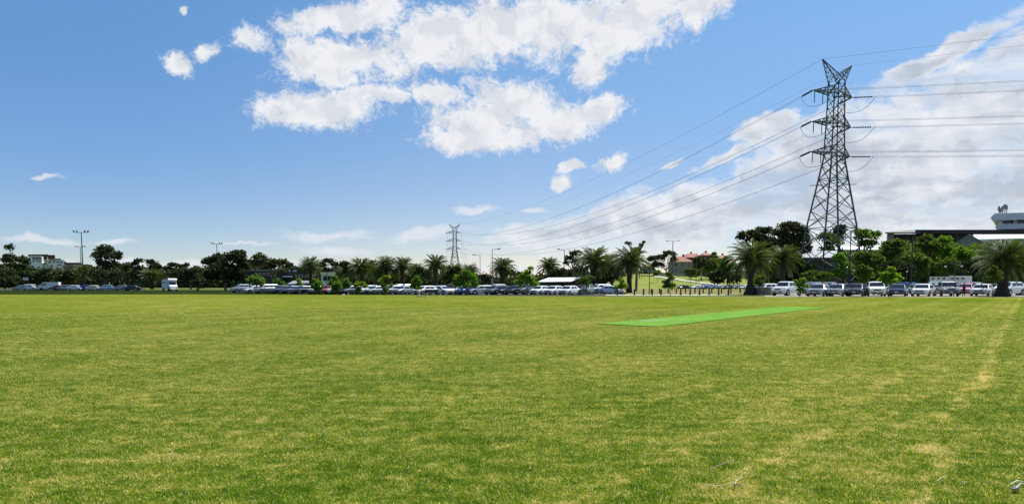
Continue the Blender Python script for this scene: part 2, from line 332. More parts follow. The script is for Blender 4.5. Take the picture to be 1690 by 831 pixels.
class MB:
    def __init__(s): s.v = []; s.f = []; s.sm = False
    def add(s, V, Fs):
        n = len(s.v); s.v += [tuple(v) for v in V]; s.f += [tuple(i + n for i in f) for f in Fs]; return s
    def box(s, x0, x1, y0, y1, z0, z1):
        return s.add([(x0, y0, z0), (x1, y0, z0), (x1, y1, z0), (x0, y1, z0), (x0, y0, z1), (x1, y0, z1), (x1, y1, z1), (x0, y1, z1)],
                     [(0, 3, 2, 1), (4, 5, 6, 7), (0, 1, 5, 4), (1, 2, 6, 5), (2, 3, 7, 6), (3, 0, 4, 7)])
    def bar(s, a, b, w, w2=None):
        a, b = Vector(a), Vector(b); d = (b - a); 
        if d.length < 1e-6: return s
        q = d.to_track_quat('Z', 'Y'); w2 = w if w2 is None else w2; V = []
        for p, r in ((a, w / 2), (b, w2 / 2)):
            for sx, sy in ((-1, -1), (1, -1), (1, 1), (-1, 1)): V.append(p + q @ Vector((sx * r, sy * r, 0)))
        return s.add(V, [(0, 3, 2, 1), (4, 5, 6, 7), (0, 1, 5, 4), (1, 2, 6, 5), (2, 3, 7, 6), (3, 0, 4, 7)])
    def tube(s, pts, rad, n=8, cap=True):
        pts = [Vector(p) for p in pts]; V = []; Fs = []
        for i, p in enumerate(pts):
            d = (pts[min(i + 1, len(pts) - 1)] - pts[max(i - 1, 0)]).normalized(); q = d.to_track_quat('Z', 'Y')
            r = rad[i] if isinstance(rad, (list, tuple)) else rad
            for k in range(n): t = 2 * math.pi * k / n; V.append(p + q @ Vector((r * math.cos(t), r * math.sin(t), 0)))
        for i in range(len(pts) - 1):
            for k in range(n): Fs.append((i * n + k, i * n + (k + 1) % n, (i + 1) * n + (k + 1) % n, (i + 1) * n + k))
        if cap: Fs.append(tuple(range(n))[::-1]); Fs.append(tuple(range((len(pts) - 1) * n, len(pts) * n)))
        return s.add(V, Fs)
    def ell(s, c, r, nu=10, nv=7):
        V = []; Fs = []
        for j in range(nv + 1):
            ph = -math.pi / 2 + math.pi * j / nv
            for i in range(nu):
                t = 2 * math.pi * i / nu; V.append((c[0] + r[0] * math.cos(ph) * math.cos(t), c[1] + r[1] * math.cos(ph) * math.sin(t), c[2] + r[2] * math.sin(ph)))
        for j in range(nv):
            for i in range(nu): Fs.append((j * nu + i, j * nu + (i + 1) % nu, (j + 1) * nu + (i + 1) % nu, (j + 1) * nu + i))
        return s.add(V, Fs)
    def prism(s, poly, z0, z1):
        n = len(poly)
        return s.add([(x, y, z0) for x, y in poly] + [(x, y, z1) for x, y in poly],
                     [tuple(range(n))[::-1], tuple(range(n, 2 * n))] + [(i, (i + 1) % n, (i + 1) % n + n, i + n) for i in range(n)])
    def build(s, name, m, parent=None, loc=None, rz=0., smooth=False):
        me = bpy.data.meshes.new(name); me.from_pydata(s.v, [], s.f)
        if smooth: me.polygons.foreach_set('use_smooth', [True] * len(me.polygons))
        me.update(); return link(name, me, m, parent, loc, rz)
def copy_tree(o, parent=None):
    c = o.copy(); COL.objects.link(c); c.parent = parent
    for ch in list(o.children): copy_tree(ch, c)
    return c

# ------------------------------------------------------------------ the setting
def sheet(name, pts, z, m):
    me = bpy.data.meshes.new(name); me.from_pydata([(x, y, z) for x, y in pts], [], [tuple(range(len(pts)))]); me.update()
    return tag(link(name, me, m), kind='structure')
sheet('ground', [(-6000, -400), (6000, -400), (6000, 9000), (-6000, 9000)], -.012, M['rough_grass'])
# the far edge of the playing field
def edge_pt(px, py): p = gnd(px, py); return (p.x, p.y)
EDGE = [edge_pt(-700, 485.0), edge_pt(0, 485.6), edge_pt(300, 485.3), edge_pt(640, 486.6), edge_pt(860, 488.4), edge_pt(1060, 489.6), edge_pt(1300, 490.0), edge_pt(1690, 490.0), edge_pt(2300, 490.0)]
sheet('playing_field', [(-160, -60), (160, -60)] + EDGE[::-1], 0., M['turf'])
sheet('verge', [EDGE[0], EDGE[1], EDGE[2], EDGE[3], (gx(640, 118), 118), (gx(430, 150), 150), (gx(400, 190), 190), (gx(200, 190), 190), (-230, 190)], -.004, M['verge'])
sheet('car_park', [(gx(400, 112), 112), edge_pt(640, 486.1), edge_pt(860, 487.5), edge_pt(1020, 488.0), (gx(1036, 118), 118), (gx(1000, 175), 175), (gx(400, 175), 175)], -.008, M['asphalt'])
sheet('gravel_car_park', [edge_pt(1262, 489.5), edge_pt(1500, 489.5), edge_pt(1545, 489.95), edge_pt(1720, 489.7), (gx(1900, 88), 88), (gx(1900, 128), 128), (gx(1262, 128), 128)], -.004, M['gravel'])
sheet('far_car_park', [(-190, 186), (gx(240, 186), 186), (gx(240, 240), 240), (-240, 240)], -.002, M['asphalt'])
sheet('dry_ground', [edge_pt(1030, 487.2), edge_pt(1262, 487.2), (gx(1262, 250), 250), (gx(1030, 250), 250)], -.008, M['dry_ground'])
sheet('footpath', [edge_pt(1000, 487.2), edge_pt(1222, 487.2), edge_pt(1222, 485.9), edge_pt(1000, 485.9)], .004, M['pale_concrete'])
sheet('footpath_edge', [edge_pt(1000, 489.75), edge_pt(1258, 490.0), edge_pt(1258, 489.4), edge_pt(1000, 489.2)], .006, M['dry_ground'])
# grass bank with the path running down it
def bank():
    nx, ny = 40, 14; V = []; X0, X1, Y0, Y1 = gx(1030, 235) - 6, gx(1262, 235), 235, 420
    for j in range(ny + 1):
        for i in range(nx + 1):
            u, v = i / nx, j / ny; y = Y0 + (Y1 - Y0) * v
            x = (X0 + (X1 - X0) * u) * y / Y0
            h = 6.4 * min(1, v * 2.4) * (1 - .45 * max(0, (u - .35) / .65)) * min(1, u * 6 + .35) + .15 * math.sin(i * 1.7 + j)
            V.append((x, y, -.02 + max(0, h) if v > 0 else -.02))
    Fa = [(j * (nx + 1) + i, j * (nx + 1) + i + 1, (j + 1) * (nx + 1) + i + 1, (j + 1) * (nx + 1) + i) for j in range(ny) for i in range(nx)]
    return tag(link('grass_bank', npmesh('grass_bank', V, Fa, True), M['bank_grass']), kind='structure')
bk = bank()
bpy.context.view_layer.update()
def on_bank(px, D):
    """point on the bank (or flat ground) in column px at depth D"""
    x = gx(px, D)
    ok, loc, *_ = bk.ray_cast(Vector((x, D, 60)), Vector((0, 0, -1)))
    return loc if ok else Vector((x, D, 0))
def bank_path():
    V = []; n = 30
    for i in range(n + 1):
        t = i / n; px = 1080 + 128 * t; D = 292 - 44 * t
        for dD in (-2.6, 2.6):
            p = on_bank(px, D + dD * (1.6 - .6 * t)); V.append((p.x, p.y, p.z + .22))
    Fa = [(2 * i, 2 * i + 2, 2 * i + 3, 2 * i + 1) for i in range(n)]
    tag(link('bank_path', npmesh('bank_path', V, Fa), M['pale_concrete']), kind='structure')
bank_path()
# hills that close the horizon
def hill(name, D, depth, prof, m):
    V = []; n = len(prof); rows = 6
    for j in range(rows + 1):
        for (px, py) in prof:
            v = j / rows; q = at(px, py, D); k = math.sin(v * math.pi / 2) if v <= 1 else 1
            V.append((q.x * (1 - (1 - v) * depth / D), D - (1 - v) * depth, (q.z + 1) * k - 1))
    Fa = [(j * n + i, j * n + i + 1, (j + 1) * n + i + 1, (j + 1) * n + i) for j in range(rows) for i in range(n - 1)]
    return tag(link(name, npmesh(name, V, Fa, True), m), kind='structure')
hill('hills', 620, 150, [(-700, 445), (-300, 440), (-60, 436), (60, 434), (120, 437), (170, 441), (260, 446), (360, 450), (470, 455), (600, 459), (800, 462), (1000, 462)], M['hill'])
hill('hills', 900, 200, [(700, 464), (900, 461), (1050, 455), (1200, 448), (1350, 436), (1500, 430), (1700, 425), (2100, 430), (2600, 445)], M['hill'])

# synthetic cricket pitch: a slab 2 cm proud with a darker worn strip painted at each crease
pp = MB(); pp.prism([(p.x, p.y) for p in PITCHC], -.01, .028)
cp = pp.build('cricket_pitch', M['synthetic']); tag(cp, 'long bright green synthetic cricket pitch laid in the mown grass', 'cricket pitch')
pa = PITCHC[0].lerp(PITCHC[1], .5); pb = PITCHC[3].lerp(PITCHC[2], .5); wd = (PITCHC[1] - PITCHC[0]).normalized()
cm = MB(); L_ = (pb - pa).length
for t in (2.6, 3.8):
    c = pa + pdir * t
    a, b = c - wd * 1.15, c + wd * 1.15
    cm.add([(a.x, a.y, .032), (b.x, b.y, .032), (b.x + pdir.x * .05, b.y + pdir.y * .05, .032), (a.x + pdir.x * .05, a.y + pdir.y * .05, .032)], [(0, 1, 2, 3)])
cm.build('crease_marking', mat('faded_white_line', (.25, .34, .17), .9, var=.4, vscale=6), cp)
wm_ = MB(); c = pa + pdir * 3.0 - wd * .55
wm_.add([(c.x + pdir.x * a + wd.x * b, c.y + pdir.y * a + wd.y * b, .031) for a, b in ((-.5, -.35), (-.1, -.5), (.9, -.3), (1.4, .1), (.8, .35), (-.2, .3))], [(0, 1, 2, 3, 4, 5)])
wm_.build('worn_patch', mat('worn_turf', (.125, .235, .06), .9, var=.3, vscale=5), cp)

# mown grass: tufts of real blades near the camera, thinning out with distance
def grass():
    nb = 7000; xy = RNG.random((nb, 2)); an = RNG.random(nb) * 2 * np.pi; L = .016 + .020 * RNG.random(nb); lean = .35 + RNG.random(nb) * 1.05
    w_ = .0030 + .0032 * RNG.random(nb); dx, dy = np.cos(an), np.sin(an); ta = an + RNG.normal(0, .9, nb) + np.pi / 2
    V = np.zeros((nb, 3, 3)); V[:, 0, :2] = xy; V[:, 1, :2] = xy
    V[:, 0, 0] += np.cos(ta) * w_ / 2; V[:, 0, 1] += np.sin(ta) * w_ / 2; V[:, 1, 0] -= np.cos(ta) * w_ / 2; V[:, 1, 1] -= np.sin(ta) * w_ / 2
    V[:, 2, 0] = xy[:, 0] + dx * L * np.sin(lean); V[:, 2, 1] = xy[:, 1] + dy * L * np.sin(lean); V[:, 2, 2] = L * np.cos(lean); V[:, :2, 2] = -.002
    V = V.reshape(-1, 3) - np.array([.5, .5, 0]); Fa = np.arange(nb * 3).reshape(-1, 3)
    ts = []
    for q in range(6):
        nq = int(nb * .66 ** q); keep = RNG.permutation(nb)[:nq]; wide = 1 + .12 * q
        Vq = V.reshape(nb, 3, 3)[keep].copy(); c_ = Vq[:, :2].mean(1, keepdims=True); Vq[:, :2] = c_ + (Vq[:, :2] - c_) * wide
        t_ = bpy.data.objects.new('grass_tuft', npmesh('grass_tuft', Vq.reshape(-1, 3), np.arange(nq * 3).reshape(-1, 3))); t_.data.materials.append(M['blade']); ts.append(t_)
    pts = []; lod = []
    for iy in range(2, 46):
        lim = int(iy * .80 + 3)
        for ix in range(-lim, lim + 1):
            x, y = ix + .5, iy + .5; d = math.hypot(x, y) + RNG.normal() * 1.5
            if math.hypot(x, y) > 44: continue
            pts.append((x, y, .001)); lod.append(int(min(5, max(0, (d - 9) / 5.5))))
    me = bpy.data.meshes.new('grass'); me.from_pydata(pts, [], []); me.update()
    at_ = me.attributes.new('density_step', 'INT', 'POINT'); at_.data.foreach_set('value', lod)
    o = link('grass', me); tag(o, 'short mown green and straw coloured grass covering the near field', 'grass', kind='stuff')
    ng = bpy.data.node_groups.new('grass_scatter', 'GeometryNodeTree'); ng.interface.new_socket('Geometry', in_out='INPUT', socket_type='NodeSocketGeometry'); ng.interface.new_socket('Geometry', in_out='OUTPUT', socket_type='NodeSocketGeometry')
    gi, go = ng.nodes.new('NodeGroupInput'), ng.nodes.new('NodeGroupOutput'); jn = ng.nodes.new('GeometryNodeJoinGeometry')
    rv = ng.nodes.new('FunctionNodeRandomValue'); rv.data_type = 'INT'; rv.inputs[4].default_value = 0; rv.inputs[5].default_value = 3
    mm = ng.nodes.new('ShaderNodeMath'); mm.operation = 'MULTIPLY'; mm.inputs[1].default_value = math.pi / 2; ng.links.new(rv.outputs[2], mm.inputs[0])
    cx = ng.nodes.new('ShaderNodeCombineXYZ'); ng.links.new(mm.outputs[0], cx.inputs[2])
    na = ng.nodes.new('GeometryNodeInputNamedAttribute'); na.data_type = 'INT'; na.inputs[0].default_value = 'density_step'
    for q, t_ in enumerate(ts):
        oi = ng.nodes.new('GeometryNodeObjectInfo'); oi.inputs[0].default_value = t_
        ip = ng.nodes.new('GeometryNodeInstanceOnPoints'); cmp_ = ng.nodes.new('FunctionNodeCompare'); cmp_.data_type = 'INT'; cmp_.operation = 'EQUAL'
        ng.links.new(na.outputs[0], cmp_.inputs[2]); cmp_.inputs[3].default_value = q
        ng.links.new(gi.outputs[0], ip.inputs['Points']); ng.links.new(cmp_.outputs[0], ip.inputs['Selection']); ng.links.new(oi.outputs['Geometry'], ip.inputs['Instance']); ng.links.new(cx.outputs[0], ip.inputs['Rotation'])
        ng.links.new(ip.outputs[0], jn.inputs[0])
    ng.links.new(jn.outputs[0], go.inputs[0])
    md = o.modifiers.new('scatter', 'NODES'); md.node_group = ng
grass()

# ------------------------------------------------------------------ transmission pylons and lines
PYD = 150.0
PYC = Vector((gx(1368.5, PYD), PYD, 0))
def make_pylon():
    root = thing('pylon', 'tall dark steel lattice pylon rising behind the parked cars on the right', 'pylon', PYC, 0, 'transmission pylons')
    C = PYC
    def z_of(py): return at(1378, py, PYD).z
    def cx_of(py):      # the axis of the tower in the photo leans a hair with the lens; keep it plumb
        return 0.
    a0 = math.radians(-101)                         # nearest leg slightly left of the axis
    # (height, corner radius)
    prof = [(0, 7.15), (z_of(420), 6.0), (z_of(370), 5.0), (z_of(318), 3.6), (z_of(262), 2.15), (z_of(206), 1.85), (z_of(156), 1.7), (z_of(136), 1.65)]
    def rad(z):
        for (z0, r0), (z1, r1) in zip(prof, prof[1:]):
            if z <= z1: return r0 + (r1 - r0) * (z - z0) / (z1 - z0)
        return prof[-1][1]
    def corner(k, z): t = a0 + k * math.pi / 2; r = rad(z); return Vector((r * math.cos(t), r * math.sin(t), z))
    H = prof[-1][0]
    for k in range(4):
        m = MB()
        for (z0, _), (z1, _) in zip(prof, prof[1:]): m.bar(corner(k, z0), corner(k, z1), .30 if z0 < z_of(262) - .1 else .22)
        m.build('leg', M['galv'], root)
    br = MB()
    lv = [0.]; z = 0.
    steps = [4.6, 4.9, 4.2, 3.8, 3.5, 3.2, 2.9]
    for s_ in steps: z += s_; lv.append(z)
    while z < H - 2.0: z += 2.05; lv.append(min(z, H))
    lv[-1] = H
    for i, (z0, z1) in enumerate(zip(lv, lv[1:])):
        wdt = .13 if z0 < z_of(262) else .10
        for k in range(4):
            br.bar(corner(k, z0), corner(k + 1, z1), wdt); br.bar(corner(k + 1, z0), corner(k, z1), wdt)
            if i in (1, 3, 6) or (i > 6 and i % 3 == 0): br.bar(corner(k, z0), corner(k + 1, z0), wdt)
            if i in (0, 1, 2, 3):     # redundant bracing in the big lower panels
                mid = (corner(k, z0) + corner(k + 1, z1)) / 2; mid2 = (corner(k, z0) + corner(k + 1, z0) + corner(k, z1) + corner(k + 1, z1)) / 4
                br.bar(corner(k, (z0 + z1) / 2), mid2, .08); br.bar(corner(k + 1, (z0 + z1) / 2), mid2, .08)
    br.build('bracing', M['galv'], root)
    # small anti-climb outriggers under the waist
    oz = z_of(305)
    ac = MB()
    for k in range(4):
        c = corner(k, oz); d = Vector((c.x, c.y, 0)).normalized(); ac.bar(c - d * .3, c + d * 1.5, .13)
    for k in range(4): ac.bar(corner(k, oz) * 1.0, corner(k + 1, oz), .1)
    ac.build('climbing_guard', M['galv'], root)
    AD = Vector((.89, .45, 0)).normalized(); SD = Vector((-AD.y, AD.x, 0))
    tips = {}
    for lev, (pyl, pyr) in enumerate(((152.7, 160), (203, 210), (253, 258))):
        zz = z_of((pyl + pyr) / 2)
        for side, ln in ((-1, 7.2), (1, 5.0)):
            m = MB(); tip = AD * side * ln + Vector((0, 0, zz)); r = rad(zz) * .72; tips[(lev, side)] = tip
            roots = [AD * side * r * .6 + SD * r * s + Vector((0, 0, zz + dz)) for s in (-1, 1) for dz in (0, 1.9)]
            for q in roots: m.bar(q, tip, .16)
            for t in (.28, .52, .76):
                P4 = [q.lerp(tip, t) for q in roots]
                m.bar(P4[0], P4[1], .09); m.bar(P4[2], P4[3], .09); m.bar(P4[0], P4[2], .09); m.bar(P4[1], P4[3], .08)
                Q4 = [q.lerp(tip, t - .24) for q in roots]; m.bar(Q4[0], P4[1], .08); m.bar(Q4[2], P4[3], .08); m.bar(Q4[0], P4[2], .08)
            if side == -1:     # jumper beams standing below the arm ends
                for t in (.93, .58):
                    p = (AD * side * ln * t) + Vector((0, 0, zz)); m.bar(p, p - Vector((0, 0, 2.4 - .15 * lev)), .13)
            m.build('cross_arm', M['galv'], root)
    pk = {}
    zb = H
    for side, ln, py in ((-1, 4.7, 98), (1, 4.6, 108)):
        m = MB(); tip = AD * side * ln + Vector((0, 0, z_of(103))); pk[side] = tip
        r = 1.35
        roots = [AD * side * r + SD * r * .8 * s + Vector((0, 0, zb)) for s in (-1, 1)] + [AD * side * .1 + SD * r * .5 * s + Vector((0, 0, zb + 1.5)) for s in (-1, 1)]
        for q in roots: m.bar(q, tip, .15)
        for s in (-1, 1): m.bar(AD * side * .1 + SD * r * .5 * s + Vector((0, 0, zb + 1.5)), AD * side * -r + SD * r * .8 * s + Vector((0, 0, zb)), .12)
        for t in (0., .2, .4, .6, .8):
            P4 = [q.lerp(tip, t) for q in roots]; m.bar(P4[0], P4[2], .08); m.bar(P4[1], P4[3], .08); m.bar(P4[0], P4[1], .08)
            Q4 = [q.lerp(tip, t + .18) for q in roots]; m.bar(P4[0], Q4[2], .08); m.bar(P4[1], Q4[3], .08)
        m.build('earth_wire_peak', M['galv'], root)
    return root, tips, pk
pyl, TIPS, PK = make_pylon()
PY2 = Vector((gx(751, 541), 541, 0)); PY3 = Vector((gx(783, 1340), 1340, 0))
p2 = copy_tree(pyl); p2.location = PY2; p2.rotation_euler[2] = R(-38); p2['label'] = 'small distant lattice pylon standing above the palm crowns left of centre'
p3 = copy_tree(pyl); p3.location = PY3; p3.rotation_euler[2] = R(-28); p3.scale = (1, 1, 1); p3['label'] = 'tiny farthest lattice pylon seen low beside the small distant pylon'
p3.scale = (.95, .95, .95)
PHI = R(-27); OUTD = Vector((math.cos(PHI), math.sin(PHI), 0))
PYR = PYC + OUTD * 330
def tipw(base, rz, v, sc_=1.): return base + Matrix.Rotation(rz, 3, 'Z') @ (v * sc_)
def span(a, b, sag, n=40):
    return [a.lerp(b, i / n) - Vector((0, 0, 4 * sag * (i / n) * (1 - i / n))) for i in range(n + 1)]
LVN = {0: 'top', 1: 'middle', 2: 'bottom'}; SDN = {-1: 'near', 1: 'far'}
def string(a, d, L, parent, m):
    """insulator string: ribbed discs along a rod"""
    mb = MB(); d = d.normalized(); pts = []; rr = []
    for i in range(17): pts.append(a + d * L * i / 16); rr.append(.08 if i % 2 == 0 else .19)
    mb.tube(pts, rr, 8); return mb.build('insulator_string', m, parent, smooth=False)
def line(name, label, paths, r, group, m=None):
    mb = MB()
    for p in paths: mb.tube(p, r, 4, cap=False)
    return tag(mb.build(name, m or M['wire']), label, 'power line', group)
for lev in range(3):
    for side in (-1, 1):
        A = PYC + TIPS[(lev, side)]
        B = tipw(PY2, R(-38), TIPS[(lev, side)]); Cc = tipw(PY3, R(-28), TIPS[(lev, side)], .95); E = PYR + Matrix.Rotation(R(-20), 3, 'Z') @ TIPS[(lev, side)]
        # towards the distant pylon
        pts = span(A, B, 12.0); dl = (pts[1] - pts[0]).normalized()
        st_ = A + dl * 3.6; pts = span(st_, B - (B - A).normalized() * 3.4, 11.7)
        off = Vector((.19, .05, 0))
        line('power_line', f'{LVN[lev]} wire on the {"left" if side < 0 else "right"} arms sagging from the tall pylon down to the distant pylon', [[p + off for p in pts], [p - off for p in pts]], .024, 'wires from the tall pylon to the distant pylon')
        string(TIPS[(lev, side)] + dl * .5 + Vector((0, 0, 0)), dl, 2.9, pyl, M['insul']).scale = (1, 1, 1)
        string(TIPS[(lev, side)] + dl * .5 + Vector((0, 0, .22)) + Vector((.2, 0, 0)), dl, 2.9, pyl, M['insul'])
        # towards the right
        q = span(A, E, 7.0); dr = (q[1] - q[0]).normalized(); st2 = A + dr * 4.2
        line('power_line', f'{LVN[lev]} wire on the {"left" if side < 0 else "right"} arms running off to the right edge from the tall pylon', [span(st2 + Vector((0, 0, .1)), E, 6.8), span(st2 - Vector((0, 0, .12)), E - Vector((0, 0, .2)), 6.8)], .027, 'wires running right from the tall pylon')
        string(TIPS[(lev, side)] + dr * .45, dr, 3.6, pyl, M['insul_grey'])
        MB().bar(TIPS[(lev, side)], TIPS[(lev, side)] + dr * .5, .12).bar(TIPS[(lev, side)], TIPS[(lev, side)] + dl * .55, .12).build('shackle', M['galv'], pyl)
        # jumper loop under the arm
        a = TIPS[(lev, side)] + dl * 3.6; b = TIPS[(lev, side)] + dr * 4.6
        dp = 2.7
        jp = []
        for i in range(21):
            t = i / 20; jp.append(a.lerp(b, t) - Vector((0, 0, dp * (1 - abs(2 * t - 1) ** 2.6))) + (Vector((TIPS[(lev, side)].x, TIPS[(lev, side)].y, 0)) - Vector((a.lerp(b, .5).x, a.lerp(b, .5).y, 0))) * .55 * (1 - abs(2 * t - 1) ** 2))
        MB().tube(jp, .045, 5).build('jumper_loop', M['wire'], pyl)
        # beyond the distant pylon
        line('power_line', f'faint {LVN[lev]} {"left" if side < 0 else "right"} wire running from the distant pylon to the tiny farthest one', [span(B, Cc, 22, 24)], .055, 'wires beyond the distant pylon')
        # strings on the distant pylon as parts of it
for side in (-1, 1):
    A = PYC + PK[side]; B = tipw(PY2, R(-38), PK[side]); E = PYR + Matrix.Rotation(R(-20), 3, 'Z') @ PK[side]
    nm = 'nearer' if side < 0 else 'farther'
    line('earth_wire', f'thin topmost wire dropping left from the {"left" if side < 0 else "right"} horn of the tall pylon', [span(A, B, 8.5)], .028 if side < 0 else .018, 'earth wires')
    line('earth_wire', f'thin topmost wire leaving the {"left" if side < 0 else "right"} horn of the tall pylon to the right', [span(A, E + Vector((0, 0, 6)), 3.0)], .028 if side < 0 else .018, 'earth wires')

# ------------------------------------------------------------------ trees
def leaves(pts, size, elong=1.5):
    n = len(pts); a = RNG.normal(size=(n, 3)); a /= np.linalg.norm(a, axis=1)[:, None]
    b = np.cross(a, RNG.normal(size=(n, 3))); b /= np.linalg.norm(b, axis=1)[:, None]
    s = size * (.6 + .8 * RNG.random(n))[:, None]
    V = np.stack([pts - a * s * elong / 2, pts + b * s * .5, pts + a * s * elong / 2, pts - b * s * .5 ], 1).reshape(-1, 3)
    return V, np.arange(4 * n).reshape(-1, 4)
def tree(name, label, cat, D, bpx, blobs, leaf, m, cover=4., trunk=.35, bark='bark', group=None, base_z=0., clump=.30, trunk_top=None, depthk=1., lobes=None):
    bx = gx(bpx, D); s = F / D
    root = thing(name, label, cat, (bx, D, base_z), 0, group)
    O = np.array([bx, D, base_z]); P = []; cs = []
    for (px, py, rx, ry) in blobs:
        dd = (RNG.random() - .5) * max(rx, ry) / s * .9 if len(blobs) > 1 else 0
        c = at(px, py, D + dd); rx_, rz_ = rx / s, ry / s; ryy = (rx_ + rz_) / 2 * 1.0 * depthk
        cs.append((np.array(c) - O, rx_, ryy, rz_))
    for (c, rx_, ryy, rz_) in cs:
        area = math.pi * rx_ * rz_; n = int(1.9 * cover * area / (leaf * leaf * .75)) + 20
        vol = rx_ * ryy * rz_; cr = clump * .95 * (rx_ * rz_) ** .5
        k = max(10, int((lobes or 1.) * 2.4 / clump ** 2))
        d = RNG.normal(size=(k, 3)); d /= np.linalg.norm(d, axis=1)[:, None]; d[:, 2] = np.where((d[:, 2] < -.35), -d[:, 2] * .7, d[:, 2])
        cc = d * (RNG.random(k) ** .42)[:, None] * (1 - clump * .7)
        idx = RNG.integers(0, k, n); g = RNG.normal(size=(n, 3)); g /= np.linalg.norm(g, axis=1)[:, None]; g *= (RNG.random(n) ** .45)[:, None]
        g[:, 2] *= .72
        szk = (.6 + .7 * RNG.random(k))[idx][:, None]
        p = cc[idx] * np.array([rx_, ryy, rz_]) + g * cr * 1.15 * szk
        P.append(c + p)
        nf_ = int(n * .26); g = RNG.normal(size=(nf_, 3)); g /= np.linalg.norm(g, axis=1)[:, None]; g *= (RNG.random(nf_) ** .4)[:, None]      # loose fill through the whole lobe
        g += .07 * RNG.normal(size=(nf_, 3)); P.append(c + g * np.array([rx_, ryy, rz_]))
    P = np.concatenate(P); P = P[P[:, 2] > .15]
    V, Fa = leaves(P, leaf)
    link('crown', npmesh('crown', V, Fa), M[m], root)
    tk = MB(); top = np.mean([c for c, *_ in cs], axis=0); low = min(c[2] - r * .4 for c, _, _, r in cs); fork = Vector((top[0] * .35, top[1] * .35, max(.6, min(low, top[2] * .6))))
    tk.tube([(0, 0, -.1), (0, 0, .3), fork * .5 + Vector((.1 * trunk, 0, 0)), fork], [trunk * 1.25, trunk, trunk * .85, trunk * .7], 8)
    for (c, rx_, ryy, rz_) in cs:
        e = Vector(c); mdp = fork.lerp(e, .55) + Vector((0, 0, .08 * (e - fork).length))
        tk.tube([fork, mdp, e, e + Vector((0, 0, rz_ * .5))], [trunk * .6, trunk * .38, trunk * .22, trunk * .06], 6)
        for q in range(3):
            a_ = RNG.random() * 6.28; tk.tube([mdp, e + Vector((math.cos(a_) * rx_ * .6, math.sin(a_) * ryy * .6, rz_ * (RNG.random() - .2) * .6))], [trunk * .25, trunk * .05], 5)
    tk.build('trunk', M[bark], root, smooth=True)
    return root

